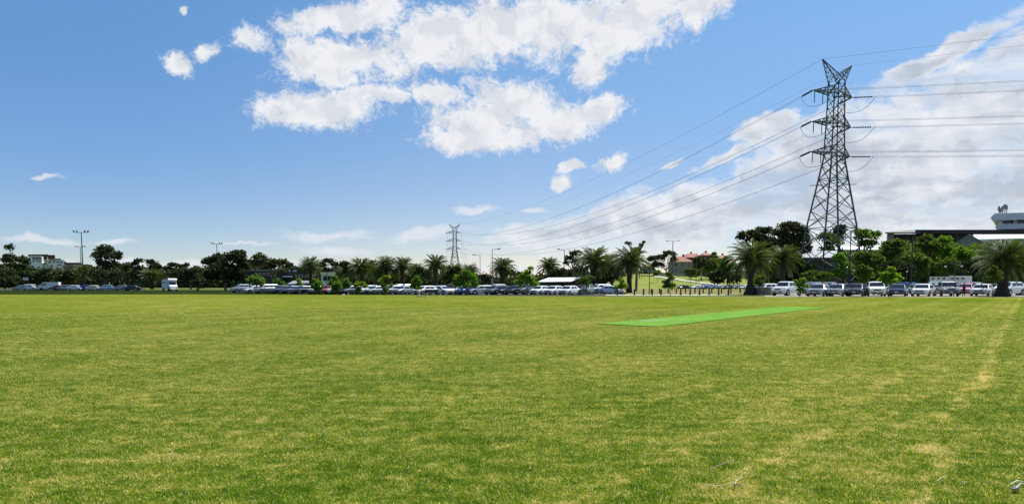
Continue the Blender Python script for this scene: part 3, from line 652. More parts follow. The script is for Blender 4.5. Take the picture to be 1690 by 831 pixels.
# gum trees and others beyond the car parks (D, trunk column, crown lobes in photo pixels)
G = 'gum trees along the far side'
for (lab, D, bpx, blobs, m, cov, cl) in [
    ('dark gum at the left edge with a small tuft standing above its crown', 300, 28, [(16, 408, 9, 6), (16, 428, 14, 11), (38, 432, 12, 12), (28, 446, 28, 13), (5, 450, 18, 14)], 'dark_leaf', 3.2, .34),
    ('broad dark tree on the left edge reaching down to the first parked cars', 235, 8, [(0, 452, 26, 14), (18, 465, 22, 11), (-20, 455, 25, 18)], 'dark_leaf', 5, .34),
    ('dark rounded tree standing below the white apartment building', 240, 70, [(50, 453, 18, 12), (76, 452, 18, 11), (66, 461, 24, 12)], 'dark_leaf', 5, .34),
    ('olive tinted tree left of the palm at the foot of the floodlights', 250, 103, [(98, 453, 15, 8), (118, 452, 14, 8), (105, 462, 20, 9)], 'gum_olive', 4, .34),
    ('tallest gum on the left with a round crown above bare branches', 205, 180, [(172, 414, 18, 12), (160, 422, 11, 9), (184, 424, 15, 10), (195, 421, 8, 8), (168, 436, 12, 10), (186, 440, 16, 11)], 'dark_leaf', 3.0, .33),
    ('thin leaved gum below the tallest gum with pale bare stems', 200, 172, [(158, 450, 13, 11), (176, 455, 16, 12), (192, 453, 14, 12)], 'gum_leaf', 2.0, .36),
    ('flat topped gum between the tallest gum and the pair with a sky gap', 240, 215, [(210, 440, 14, 8), (200, 450, 14, 10), (218, 455, 15, 12)], 'gum_leaf', 3, .34),
    ('left gum of the pair with a patch of sky between their crowns', 230, 231, [(229, 430, 9, 4), (222, 436, 6, 6), (228, 455, 14, 12), (230, 443, 7, 5)], 'dark_leaf', 3.4, .34),
    ('right gum of the pair with a patch of sky between their crowns', 230, 250, [(249, 433, 9, 6), (256, 440, 12, 8), (245, 450, 14, 10)], 'dark_leaf', 4, .34),
    ('dark umbrella shaped gum above the white horse truck', 225, 288, [(285, 437, 10, 4), (277, 443, 6, 6), (297, 439, 8, 4), (308, 437, 6, 4), (292, 452, 18, 9), (286, 446, 6, 5)], 'gum_leaf', 4, .34),
    ('brownish gum between the horse truck and the biggest dark gum', 215, 315, [(310, 450, 18, 9), (325, 446, 12, 8), (318, 462, 22, 10), (298, 462, 14, 9)], 'gum_olive', 3.6, .34),
    ('biggest dark gum mass standing left of the dark flat building', 165, 372, [(345, 432, 13, 9), (362, 428, 16, 12), (388, 425, 20, 13), (395, 416, 13, 4), (402, 438, 12, 14), (370, 445, 28, 14), (350, 455, 14, 12), (388, 458, 20, 12)], 'dark_leaf', 4.2, .30),
    ('bushy low gum at the foot of the biggest dark gum', 160, 326, [(326, 466, 11, 8), (334, 470, 8, 6)], 'dark_leaf', 4, .34),
    ('rounded gum right of the biggest dark gum above the dark building', 250, 428, [(427, 425, 14, 8), (420, 434, 16, 9), (436, 432, 9, 8)], 'gum_leaf', 4, .32),
    ('gum with lacy crown behind the roof of the dark building', 265, 452, [(450, 433, 13, 8), (465, 434, 14, 8), (440, 440, 15, 9), (478, 438, 8, 6)], 'gum_leaf', 3, .33),
    ('low dark gum filling the gap left of the first avenue palm', 280, 488, [(485, 444, 10, 6), (497, 447, 10, 6)], 'dark_leaf', 3.4, .35),
    ('gum with open crown behind the white flat roofed block', 250, 542, [(541, 431, 13, 6), (530, 438, 10, 6), (553, 437, 9, 6), (540, 446, 12, 4)], 'gum_leaf', 2.8, .33),
    ('dark gum between the second and third avenue palms', 250, 572, [(570, 437, 12, 7), (582, 446, 16, 10)], 'dark_leaf', 4, .33),
    ('dark gum behind the palms with reddish fruit', 245, 617, [(618, 434, 10, 6), (612, 445, 14, 10), (628, 448, 12, 12)], 'gum_leaf', 4, .33),
    ('low dark tree behind the palms left of the tallest avenue palm', 240, 694, [(692, 446, 11, 8), (704, 452, 10, 9), (680, 458, 14, 10)], 'gum_leaf', 4, .33),
    ('dark tree below the distant pylon behind the palms', 235, 741, [(738, 445, 12, 8), (752, 447, 12, 8), (745, 458, 18, 9)], 'gum_olive', 4, .33),
    ('low rounded dark tree seen between the two street lights', 230, 800, [(797, 457, 12, 5), (806, 462, 14, 6)], 'dark_leaf', 4.4, .33),
    ('dark rounded tree behind the palm right of the two street lights', 220, 853, [(845, 451, 14, 7), (862, 455, 12, 7)], 'dark_leaf', 4.2, .33),
    ('dark tree behind the open shelter with the white roof', 190, 928, [(922, 450, 18, 9), (940, 452, 12, 8), (908, 458, 14, 7)], 'dark_leaf', 4.4, .33),
    ('loose brown gum behind the left of the two biggest central palms', 165, 948, [(950, 418, 13, 7), (940, 426, 9, 7), (955, 432, 14, 8), (934, 434, 6, 4), (957, 446, 15, 8)], 'gum_olive', 2.4, .34),
    ('wispy gum rising behind the right of the two biggest central palms', 150, 1050, [(1058, 405, 5, 5), (1036, 402, 7, 4), (1050, 412, 9, 6), (1062, 400, 3, 3)], 'gum_olive', 2.0, .36),
    ('dark tree in the gap between the two biggest central palms', 165, 1010, [(1008, 440, 20, 12), (1015, 455, 18, 10), (995, 458, 15, 10)], 'dark_leaf', 4.6, .33),
    ('flat topped umbrella tree beside the houses with terracotta roofs', 300, 1102, [(1105, 419, 14, 6), (1090, 425, 14, 6), (1076, 428, 10, 7), (1112, 428, 7, 6), (1086, 437, 14, 5)], 'gum_leaf', 4.2, .32),
    ('brown leaved tree in front of the terracotta roofed houses', 285, 1158, [(1152, 430, 8, 9), (1163, 434, 10, 8), (1150, 442, 10, 7)], 'gum_olive', 3.6, .33),
]:
    tree('gum_tree', lab, 'tree', D, bpx, blobs, .10 * D / 60 + .12, m, cov, .34, 'gum_bark', G, clump=cl)
G = 'broadleaf trees and bushes behind the right car park'
for (nm, lab, D, bpx, blobs, m, cov, bz) in [
    ('tree', 'mid green round tree right of the terracotta roofs', 290, 1180, [(1180, 434, 16, 9), (1172, 444, 14, 8)], 'mid_leaf', 4, 3.),
    ('tree', 'small green tree poking above the terracotta roofs', 320, 1176, [(1178, 419, 6, 4), (1180, 425, 7, 5)], 'mid_leaf', 4, 4.),
    ('tree', 'lighter green tree left of the biggest roadside palm crown', 246, 1200, [(1202, 430, 11, 9), (1196, 440, 14, 9), (1210, 441, 12, 10)], 'mid_leaf', 4, 0.),
    ('bush', 'dark round bush at the end of the sloping path', 245, 1178, [(1176, 455, 12, 9), (1188, 452, 12, 10), (1184, 464, 12, 5)], 'dark_leaf', 5, 0.),
    ('bush', 'dark bush left of the biggest roadside palm trunk', 242, 1203, [(1200, 456, 13, 11), (1213, 460, 12, 9)], 'gum_leaf', 5, 0.),
    ('spreading_tree', 'wide flat dark spreading tree behind the biggest roadside palm', 175, 1262, [(1238, 386, 22, 7), (1262, 382, 24, 9), (1222, 392, 9, 4), (1250, 395, 24, 7), (1268, 402, 26, 12), (1262, 418, 26, 14)], 'dark_leaf', 5.5, 0.),
    ('spreading_tree', 'tall round brown and dark tree left of the tall pylon', 168, 1305, [(1302, 374, 20, 9), (1318, 380, 18, 11), (1290, 388, 20, 12), (1322, 396, 18, 14), (1305, 402, 24, 14), (1330, 412, 12, 12), (1296, 416, 24, 14)], 'gum_olive', 4.6, 0.),
    ('bush', 'dark bush mass under the tall round tree left of the pylon', 150, 1312, [(1300, 432, 24, 18), (1325, 446, 22, 16), (1300, 458, 22, 10)], 'dark_leaf', 5, 0.),
    ('tree', 'dark topped tree seen through the legs of the tall pylon', 190, 1386, [(1388, 374, 10, 4), (1383, 382, 14, 8), (1378, 392, 18, 8)], 'gum_leaf', 4.5, 0.),
    ('tree', 'green tree partly seen between the legs of the tall pylon', 185, 1368, [(1362, 390, 14, 9), (1376, 400, 18, 8), (1366, 412, 16, 9)], 'mid_leaf', 3.6, 0.),
    ('tree', 'bright round green tree just right of the tall pylon', 175, 1430, [(1428, 390, 18, 13), (1445, 388, 10, 8), (1418, 384, 8, 8), (1432, 402, 18, 8)], 'bright_leaf', 3.2, 0.),
    ('bush', 'leafy green bush behind the pylon legs above the silver cars', 140, 1392, [(1385, 425, 14, 10), (1395, 440, 14, 10), (1380, 452, 16, 9)], 'bright_leaf', 3.0, 0.),
    ('bush', 'low flat hedge like bush at the foot of the tall pylon', 132, 1340, [(1338, 451, 16, 5), (1360, 453, 16, 5), (1346, 459, 22, 6)], 'mid_leaf', 4, 0.),
    ('tree', 'deep green tree right of the pylon beneath the bright round one', 145, 1432, [(1425, 425, 18, 12), (1442, 432, 18, 14), (1432, 448, 20, 12)], 'mid_leaf', 4.4, 0.),
    ('tree', 'shaggy green tree left of the tall black lamp post', 150, 1475, [(1465, 405, 14, 9), (1482, 402, 14, 9), (1472, 418, 20, 10), (1460, 428, 18, 10)], 'mid_leaf', 3.4, 0.),
    ('bush', 'dark green bush behind the black lamp post and the blue car', 135, 1478, [(1475, 440, 22, 12), (1495, 445, 16, 12), (1482, 456, 22, 9)], 'dark_leaf', 5, 0.),
    ('tree', 'dark crowned green tree right of the tall black lamp post', 150, 1530, [(1528, 394, 14, 8), (1522, 404, 16, 9), (1540, 406, 14, 9), (1534, 414, 14, 7)], 'mid_leaf', 4.6, 0.),
    ('tree', 'pale green tree below the long dark flat roof', 150, 1562, [(1560, 396, 12, 8), (1555, 412, 18, 9), (1572, 414, 14, 8), (1566, 424, 18, 8)], 'bright_leaf', 3.0, 0.),
    ('bush', 'rounded green bush in the middle of the right bank', 138, 1515, [(1505, 425, 16, 10), (1522, 432, 18, 11), (1512, 446, 20, 12)], 'mid_leaf', 4.4, 0.),
    ('bush', 'fresh green rounded bush above the grey pickup', 132, 1558, [(1550, 438, 16, 10), (1568, 434, 16, 10), (1560, 446, 18, 8)], 'mid_leaf', 4.4, 0.),
    ('bush', 'sunlit bush under the grey gabled roof', 145, 1590, [(1588, 414, 12, 7), (1598, 420, 16, 10), (1588, 429, 18, 10)], 'bright_leaf', 3.4, 0.),
    ('bush', 'dark bush left of the palm at the right edge', 130, 1605, [(1602, 438, 18, 12), (1612, 452, 18, 11), (1590, 452, 16, 9)], 'dark_leaf', 5, 0.),
    ('bush', 'dark bush behind the palm at the right edge', 128, 1672, [(1665, 450, 26, 16), (1700, 440, 26, 22), (1640, 456, 16, 11)], 'dark_leaf', 5, 0.),
    ('bush', 'dark bush just left of the biggest roadside palm behind far cars', 150, 1278, [(1275, 445, 16, 14), (1262, 458, 16, 9)], 'dark_leaf', 5, 0.),
]:
    tree(nm, lab, 'bush' if nm == 'bush' else 'tree', D, bpx, blobs, .10 * D / 60 + .10, m, cov, .30, 'bark', G, base_z=bz)

# young planted street trees, bright new leaves, along the car park edge
G = 'young planted trees along the car parks'
for (lab, D, bpx, blobs, m, cov, lf) in [
    ('large light green young tree in front of the dark flat building', 118, 424, [(418, 463, 10, 8), (430, 465, 9, 8), (424, 457, 6, 4)], 'bright_leaf', 2.4, .22),
    ('small round young tree right of the dark flat building', 122, 458, [(456, 464, 6, 5), (464, 468, 7, 4), (468, 473, 6, 4)], 'bright_leaf', 2.4, .22),
    ('thin sparse young tree in front of the grey low roof', 115, 494, [(493, 463, 5, 4), (496, 469, 6, 4)], 'lime_leaf', 1.2, .2),
    ('rounded young tree just right of the first avenue palm trunk', 108, 523, [(520, 463, 6, 4), (523, 471, 9, 8), (526, 478, 7, 5)], 'bright_leaf', 2.5, .22),
    ('leafy young tree standing before the white flat roofed block', 106, 553, [(552, 459, 5, 4), (549, 468, 8, 7), (557, 470, 8, 8), (552, 477, 7, 5)], 'bright_leaf', 2.4, .22),
    ('open young tree right of the white flat roofed block', 108, 571, [(572, 463, 5, 4), (568, 470, 6, 4), (576, 468, 5, 4), (570, 475, 7, 4)], 'bright_leaf', 1.8, .2),
    ('pale feathery young tree left of the twisted one', 104, 593, [(590, 470, 6, 6), (598, 468, 6, 4), (592, 478, 6, 5), (604, 472, 4, 3)], 'lime_leaf', 2.0, .2),
    ('twisted pale young tree with a hooked top beneath the palms', 101, 635, [(638, 457, 7, 3), (628, 464, 5, 4), (633, 471, 6, 4), (636, 478, 5, 6), (646, 470, 3, 3)], 'lime_leaf', 2.2, .2),
    ('young tree with a pointed crown above the white sedan', 99, 686, [(688, 457, 5, 3), (686, 464, 7, 5), (692, 464, 5, 4), (682, 472, 6, 5), (689, 475, 7, 4)], 'bright_leaf', 2.0, .2),
    ('broad young tree above the blue car under the tiny pylon', 98, 770, [(770, 450, 9, 5), (758, 459, 10, 7), (778, 459, 11, 8), (768, 469, 16, 8), (753, 470, 8, 6), (784, 470, 6, 6)], 'bright_leaf', 2.0, .2),
    ('airy young tree with a tall thin crown left of the white roofed shelter', 97, 870, [(876, 443, 5, 4), (870, 450, 8, 5), (861, 457, 9, 6), (874, 461, 12, 7), (858, 467, 10, 6), (882, 468, 9, 5)], 'lime_leaf', 1.8, .2),
    ('young tree covering the right end of the white roofed shelter', 100, 968, [(964, 460, 7, 4), (974, 458, 6, 4), (966, 467, 9, 5)], 'mid_leaf', 2.4, .2),
    ('low young bright tree left of the right central palm trunk', 105, 1027, [(1026, 464, 5, 4), (1028, 472, 9, 6), (1018, 475, 6, 4)], 'lime_leaf', 2.4, .2),
    ('small clipped round tree standing high on the grass bank', 262, 1085, [(1085, 449, 6, 4), (1081, 452, 4, 3)], 'mid_leaf', 3, .3),
    ('dark young tree standing right of the slim black lamp', 90, 1106, [(1104, 452, 5, 4), (1107, 459, 6, 5), (1100, 466, 7, 5), (1108, 471, 8, 5), (1098, 473, 5, 4)], 'mid_leaf', 2.2, .18),
    ('shady rounded tree on the bank casting a dark shadow', 250, 1139, [(1134, 447, 6, 4), (1144, 446, 7, 4), (1138, 453, 9, 5), (1150, 452, 7, 4)], 'mid_leaf', 3.6, .3),
    ('thin tree beside the shady rounded tree on the bank', 248, 1153, [(1155, 447, 4, 3), (1152, 453, 5, 3)], 'mid_leaf', 2.4, .28),
    ('green young tree in front of the biggest roadside palm', 95, 1253, [(1250, 460, 7, 5), (1258, 458, 6, 4), (1254, 467, 9, 5)], 'mid_leaf', 2.8, .2),
    ('ragged bright young tree hiding the tail of the white pickup', 84, 1320, [(1313, 464, 4, 3), (1326, 461, 5, 3), (1319, 470, 8, 5), (1322, 478, 7, 4), (1330, 472, 6, 4)], 'lime_leaf', 2.2, .19),
    ('dark leaved young tree standing before the dark grey car', 85, 1426, [(1422, 441, 8, 5), (1432, 446, 8, 5), (1416, 450, 9, 5), (1428, 456, 13, 6), (1424, 464, 9, 4)], 'mid_leaf', 1.7, .2),
    ('bright yellow green young tree above the dark blue car', 84, 1467, [(1470, 445, 8, 5), (1462, 453, 9, 6), (1476, 455, 11, 6), (1458, 461, 10, 5), (1470, 464, 13, 6), (1485, 459, 6, 3)], 'lime_leaf', 2.4, .2),
    ('slender young tree left of the palm trunk at the right edge', 84, 1638, [(1640, 442, 6, 4), (1634, 449, 8, 4), (1645, 451, 9, 5), (1636, 459, 11, 5), (1648, 460, 8, 4)], 'mid_leaf', 2.0, .19),
]:
    tree('young_tree', lab, 'young tree', D, bpx, [(x_, y_, rx_ * 1.12, ry_ * 1.15) for x_, y_, rx_, ry_ in blobs], lf, m, cov * 1.25, .055 if D < 110 else .08, 'bark', G, base_z=on_bank(bpx, D).z if D > 240 else 0., clump=.40)

# palms -------------------------------------------------------------------
def palm_meshes(seed):
    rg = np.random.default_rng(seed); V = []; VD = []; RA = MB()
    nf = 78
    for k in range(nf):
        u = k / nf; azm = k * 2.39996 + rg.normal() * .12
        el0 = math.radians(88 - 118 * u ** .95 + rg.normal() * 5); L = 3.75 * (.82 + .18 * math.sin(min(1, u * 1.8) * math.pi / 2)) * (1 + rg.normal() * .05)
        dead = u > .955
        ns = 22; p = np.array([math.cos(azm) * .22, math.sin(azm) * .22, .15 * (1 - 2 * u)]); e = el0; pts = [p.copy()]; dirs = []
        bend = math.radians(70 + 35 * u) if not dead else math.radians(35)
        hz = np.array([math.cos(azm), math.sin(azm), 0]); side = np.array([-math.sin(azm), math.cos(azm), 0])
        for i in range(ns):
            e = el0 - bend * (i / ns) ** 1.6 * (1 if el0 > -.6 else .5); e = max(e, math.radians(-86))
            d = hz * math.cos(e) + np.array([0, 0, math.sin(e)]); p = p + d * L / ns; pts.append(p.copy()); dirs.append(d)
        if k % 2 == 0 or not dead: RA.tube(pts[::4], [.05, .04, .03, .025, .015, .01][:len(pts[::4])], 4, cap=False)
        tgt = VD if dead else V
        for i in range(3, ns):
            for h in (0, .5):
                d = dirs[i]; up = np.cross(side, d); t = (i + h) / ns
                ll = .62 * math.sin(math.pi * min(1, .12 + t * .93)) ** .6 + .06
                q = pts[i] * (1 - h) + pts[i + 1] * h
                for sg in (-1, 1):
                    ld = d * .62 + side * sg * .72 + up * (.22 + rg.normal() * .10) + np.array([0, 0, -.16]); ld /= np.linalg.norm(ld)
                    wv = np.cross(ld, side * sg + d * .1); wv /= np.linalg.norm(wv); wv = d * .5 + wv * .5; wv /= np.linalg.norm(wv)
                    wq = .042
                    tgt += [q - wv * wq, q + wv * wq, q + ld * ll * (1 + rg.normal() * .08) - np.array([0, 0, .04])]
    A = npmesh('fronds', np.array(V), np.arange(len(V)).reshape(-1, 3)); A.materials.append(M['palm_leaf'])
    B = npmesh('dead_fronds', np.array(VD), np.arange(len(VD)).reshape(-1, 3)); B.materials.append(M['palm_dead'])
    rm = bpy.data.meshes.new('frond_stems'); rm.from_pydata(RA.v, [], RA.f); rm.materials.append(M['palm_leaf'])
    return A, B, rm
PM = [palm_meshes(s) for s in (1, 2, 3)]
fb_ = MB()
for k in range(10):
    t = k * .63; fb_.ell((math.cos(t) * .75, math.sin(t) * .75, -.2 - .25 * (k % 3)), (.28, .28, .38), 7, 5)
fruit_me = bpy.data.meshes.new('fruit'); fruit_me.from_pydata(fb_.v, [], fb_.f); fruit_me.materials.append(M['palm_fruit'])
def palm(px, cy, rpx, label, var=0, D=None, trunk_w=.42, fruit=False, flare=1.25, zs=1.0, rz=None):
    D = D or F * 3.75 / rpx; rpx *= 1.20 if 500 < px < 930 else 1.13; cy -= 3. if 500 < px < 930 else 1.; c = at(px, cy, D); sc_ = rpx / (F / D) / 3.75
    root = thing('palm_tree', label, 'palm tree', (c.x, D, 0), 0, 'date palms')
    H = c.z; tk = MB(); prof = []
    for i in range(15):
        t = i / 14; r = trunk_w * sc_ * (flare - (flare - .95) * min(1, t * 3.2)) if t < .6 else trunk_w * sc_ * (.95 + .75 * math.sin((t - .6) / .4 * math.pi * .62))
        r *= 1 + .05 * (i % 2); prof.append(r)
    tk.tube([(0, 0, -.1 + (H + .1) * i / 14) for i in range(15)], prof, 12)
    tk.build('trunk', M['palm_bark'], root, smooth=True)
    A, B, rm = PM[var % 3]; rz = px * 1.3 if rz is None else rz
    for nm, me in (('fronds', A), ('dead_fronds', B), ('frond_stems', rm)) + ((('fruit', fruit_me),) if fruit else ()):
        o = link(nm, me, None, root, (0, 0, H), rz); o.scale = (sc_, sc_, sc_ * zs)
    return root
palm(137, 449, 16, 'dark palm at the foot of the two floodlight masts', 0, zs=1.)
palm(250, 457, 19, 'squat dark palm left of the white horse truck', 1, zs=.9)
palm(512, 442, 19, 'lone palm in front of the low dark building at the left end of the avenue', 0)
palm(572, 449, 16, 'small dark palm partly behind the bushy wide palm', 1)
palm(597, 446, 22, 'bushy wide palm with an orange fruit cluster above pale young tree', 2, fruit=True)
palm(637, 442, 20, 'palm with reddish fruit behind the twisted young tree', 0, fruit=True)
palm(664, 443, 20, 'palm right beside the reddish fruited palm with a thin trunk', 1)
palm(686, 449, 15, 'smaller palm left of the tallest avenue palm', 2)
palm(718.5, 440, 21, 'tallest avenue palm left of the distant pylon with a clear trunk', 0)
palm(750, 452, 18, 'palm directly below the distant pylon', 1)
palm(775, 452, 17, 'palm behind the broad young tree right of the distant pylon', 2)
palm(829, 446, 22, 'palm standing alone right of the two street lights', 0, trunk_w=.55)
palm(906, 443, 19, 'palm behind the left end of the white roofed shelter', 1)
palm(980, 434, 33, 'left of the two biggest central palms beside the white shelter', 2)
palm(1010, 438, 25, 'smaller palm squeezed between the two biggest central palms', 0)
palm(1039, 434, 33, 'right of the two biggest central palms next to the grass bank', 1)
palm(1240, 430, 42, 'big roadside palm with a flared trunk standing alone behind the bollards', 2, flare=2.1, trunk_w=.45)
palm(1292, 430, 33, 'dark palm right behind the big roadside palm and left of the pylon', 0, D=112)
palm(1657, 432, 46, 'largest palm at the right edge with a thick black trunk', 1, D=88, flare=1.6, trunk_w=.55)

# far tree belt that reads as one mass, filling behind everything
def far_mass(name, label, D0, D1, px0, px1, prof, n, m, leaf):
    P = []
    for i in range(int(n * 2.6)):
        px = px0 + (px1 - px0) * RNG.random(); D = D0 + (D1 - D0) * RNG.random()
        top = np.interp(px, [p[0] for p in prof], [p[1] for p in prof]) + 3 * math.sin(px * .21) + 2.2 * math.sin(px * .083 + 2)
        py = top + (472 - top) * RNG.random() ** 1.1
        c = at(px, py + 2, D); rr = leaf * 2.3; q = RNG.normal(size=(9, 3)) * rr * .55 + np.array(c); P.append(q)
    P = np.concatenate(P); P = P[P[:, 2] > .1]; V, Fa = leaves(P, leaf)
    tag(link(name, npmesh(name, V, Fa), M[m]), label, 'far woodland', kind='stuff')
far_mass('distant_woodland', 'far dark woodland closing the horizon on the left', 320, 400, -250, 560, [(-250, 440), (0, 446), (60, 450), (110, 450), (160, 447), (330, 448), (420, 444), (560, 448)], 5200, 'gum_leaf', 1.05)
far_mass('distant_woodland', 'far dark trees behind the avenue of palms', 330, 400, 540, 1080, [(540, 453), (650, 453), (760, 455), (790, 462), (870, 461), (950, 453), (1080, 447)], 3600, 'gum_leaf', 1.0)
far_mass('distant_woodland', 'far trees behind the green bank on the right', 166, 200, 1255, 1850, [(1255, 432), (1320, 440), (1350, 440), (1390, 424), (1440, 416), (1475, 412), (1500, 402), (1560, 402), (1600, 408), (1850, 402)], 5600, 'mid_leaf', .5)

# ------------------------------------------------------------------ buildings
def local(root, px, py, D): return at(px, py, D) - root.location
def block(root, name, px0, px1, py0, py1, D, depth, m, lab=None):
    a, b = at(px0, py0, D), at(px1, py1, D); z0 = b.z if py1 < 900 else 0
    o = root.location
    k0, k1 = a.x * depth / D, b.x * depth / D; y0, y1, zl, zh = D - o.y, D + depth - o.y, max(z0, -.1) - o.z, a.z - o.z; x0, x1 = a.x - o.x, b.x - o.x
    r = MB().add([(x0, y0, zl), (x1, y0, zl), (x1 + k1, y1, zl), (x0 + k0, y1, zl), (x0, y0, zh), (x1, y0, zh), (x1 + k1, y1, zh), (x0 + k0, y1, zh)],
                 [(0, 3, 2, 1), (4, 5, 6, 7), (0, 1, 5, 4), (1, 2, 6, 5), (2, 3, 7, 6), (3, 0, 4, 7)]).build(name, m, root)
    if lab: r['label'] = lab
    return r
def bld(name, label, px, D, cat='building', z=0.): return thing(name, label, cat, (gx(px, D), D, z))
# hilltop apartments on the left
D = 480; b_ = bld('apartment_building', 'white apartment block with a dark red top floor on the hill at the left', 78, D)
block(b_, 'wall', 48, 71, 421.5, 470, D, 16, M['render_white'])
block(b_, 'wall', 74, 108, 428.5, 470, D + 2, 16, M['render_white'])
block(b_, 'roof', 46, 80, 419.5, 421.2, D - 1, 18, M['panel_dark'])
block(b_, 'penthouse', 78, 91, 420.5, 426, D + 1, 14, M['red_box'])
block(b_, 'penthouse_wall', 71.5, 78, 421.4, 427, D + 1, 14, M['brick'])
block(b_, 'roof', 80, 101, 426.2, 428, D + 1.5, 18, M['roof_grey'])
for i, (x0, x1, y0, y1) in enumerate([(53, 69, 424, 428.5), (53, 57, 430, 432), (60, 68, 430, 432), (72, 77, 428.5, 431), (72, 77, 433, 436), (80, 84, 430, 434), (87, 91, 430, 433), (93, 103, 431, 433.5), (94, 101, 436, 438.5), (83, 87, 437, 441), (92, 97, 441, 445), (77, 80, 437, 440)]):
    f = block(b_, 'window', x0, x1, y0, y1, D - .25 if x0 < 71 else D + 1.75, .2, M['glass_bld'])
    if x1 - x0 > 6: 
        for q in range(1, 3): block(b_, 'window_post', x0 + (x1 - x0) * q / 3, x0 + (x1 - x0) * q / 3 + .7, y0, y1, (D - .45 if x0 < 71 else D + 1.5), .15, M['render_white'])
b_ = bld('long_building', 'long low dark roofed building on the hill right of the white apartments', 128, 520)
block(b_, 'wall', 106, 150, 436, 470, 520, 14, M['panel_grey']); block(b_, 'roof', 103, 135, 433, 435.8, 519, 16, M['panel_dark']); block(b_, 'roof', 134, 153, 436.5, 438.5, 517.5, 16, M['panel_dark'])
block(b_, 'chimney', 106, 109, 431, 433.2, 521, 4, M['panel_dark'])
b_ = bld('small_house', 'tiny white house front among dark trees at the far left', 41, 240)
block(b_, 'wall', 38, 47, 457.5, 462, 231, 6, M['render_white']); block(b_, 'window', 40, 41.5, 458.6, 460.5, 230.8, .15, M['glass_bld']); block(b_, 'window', 43.5, 45, 458.6, 460.5, 230.8, .15, M['glass_bld'])
# dark flat building, low building, white block
D = 235; b_ = bld('flat_roofed_building', 'dark navy flat roofed building half hidden by a light green young tree', 430, D)
block(b_, 'wall', 404, 447, 447, 480, D, 18, M['panel_navy']); block(b_, 'roof', 400, 449, 445.3, 446.8, D - 1.5, 21, M['panel_grey']); block(b_, 'end_wall', 447.2, 451, 445.5, 480, D - .8, 14, M['brick'])
for i in range(6): block(b_, 'window', 407 + i * 6.6, 412 + i * 6.6, 449.5, 453, D - .2, .15, M['glass_bld'])
block(b_, 'balcony_edge', 404, 446.5, 454.2, 454.9, D - 1.0, .9, M['panel_grey'])
D = 230; b_ = bld('low_building', 'long low dark building with a white awning and grey lean-to roof', 482, D)
block(b_, 'wall', 461, 514, 450, 480, D, 15, M['panel_dark']); block(b_, 'roof', 459, 502, 448, 449.6, D - 1, 17, M['roof_brown']); block(b_, 'wing', 451.2, 468, 455, 480, D - 2, 10, M['panel_navy'])
block(b_, 'awning', 467, 483, 455.2, 456.8, D - 3.5, 3, M['roof_white']); block(b_, 'chimney', 476.5, 479.5, 445, 448, D + 2, 1.5, M['render_white']); block(b_, 'roof_vent', 483, 490, 445.5, 447.8, D + 2, 1.5, M['roof_white'])
rf = MB(); A_ = [local(b_, 474, 468, D - 8), local(b_, 514, 468, D - 8), local(b_, 514, 462.8, D - 2), local(b_, 484, 462.8, D - 2)]
rf.add(A_ + [v - Vector((0, 0, .15)) for v in A_], [(0, 1, 2, 3), (7, 6, 5, 4), (0, 4, 5, 1), (1, 5, 6, 2), (2, 6, 7, 3), (3, 7, 4, 0)]).build('lean_to_roof', M['roof_grey'], b_)
for i in range(5): block(b_, 'window', 487 + i * 5, 490.5 + i * 5, 452, 458, D - .2, .15, M['glass_bld'])
D = 215; b_ = bld('white_block', 'small white flat roofed block with dark windows between two palms', 541, D)
block(b_, 'wall', 530, 553, 451, 480, D, 10, M['render_white']); block(b_, 'roof', 528.5, 554, 449, 450.8, D - 1, 12, M['roof_white'])
block(b_, 'window', 533, 539, 455, 463, D - .2, .15, M['glass_bld']); block(b_, 'window', 540.5, 547, 455, 463, D - .2, .15, M['glass_bld'])
# open shelter with the white roof
D = 122; b_ = bld('shelter', 'open shelter with a bright white skillion roof behind the parked cars', 922, D)
def quadslab(root, name, pts, th, m):
    P_ = [p - root.location for p in pts]
    return MB().add(P_ + [v - Vector((0, 0, th)) for v in P_], [(0, 1, 2, 3), (7, 6, 5, 4), (0, 4, 5, 1), (1, 5, 6, 2), (2, 6, 7, 3), (3, 7, 4, 0)]).build(name, m, root)
quadslab(b_, 'roof', [at(886.5, 464.6, D - 2), at(941, 463.8, D - 2), at(959, 457.4, D + 8), at(905, 457.9, D + 8)], .12, M['roof_white'])
block(b_, 'wall', 905, 950, 459.8, 480, D + 6, .3, M['brick']); block(b_, 'side_wall', 893, 895, 465.5, 484, D, .4, M['timber_dark'])
for px in (895, 912, 926, 940): 
    x = at(px, 470, D - 1).x - b_.location.x; MB().box(x - .08, x + .08, -1, -.84, 0, 2.02).build('post', M['timber_dark'], b_)
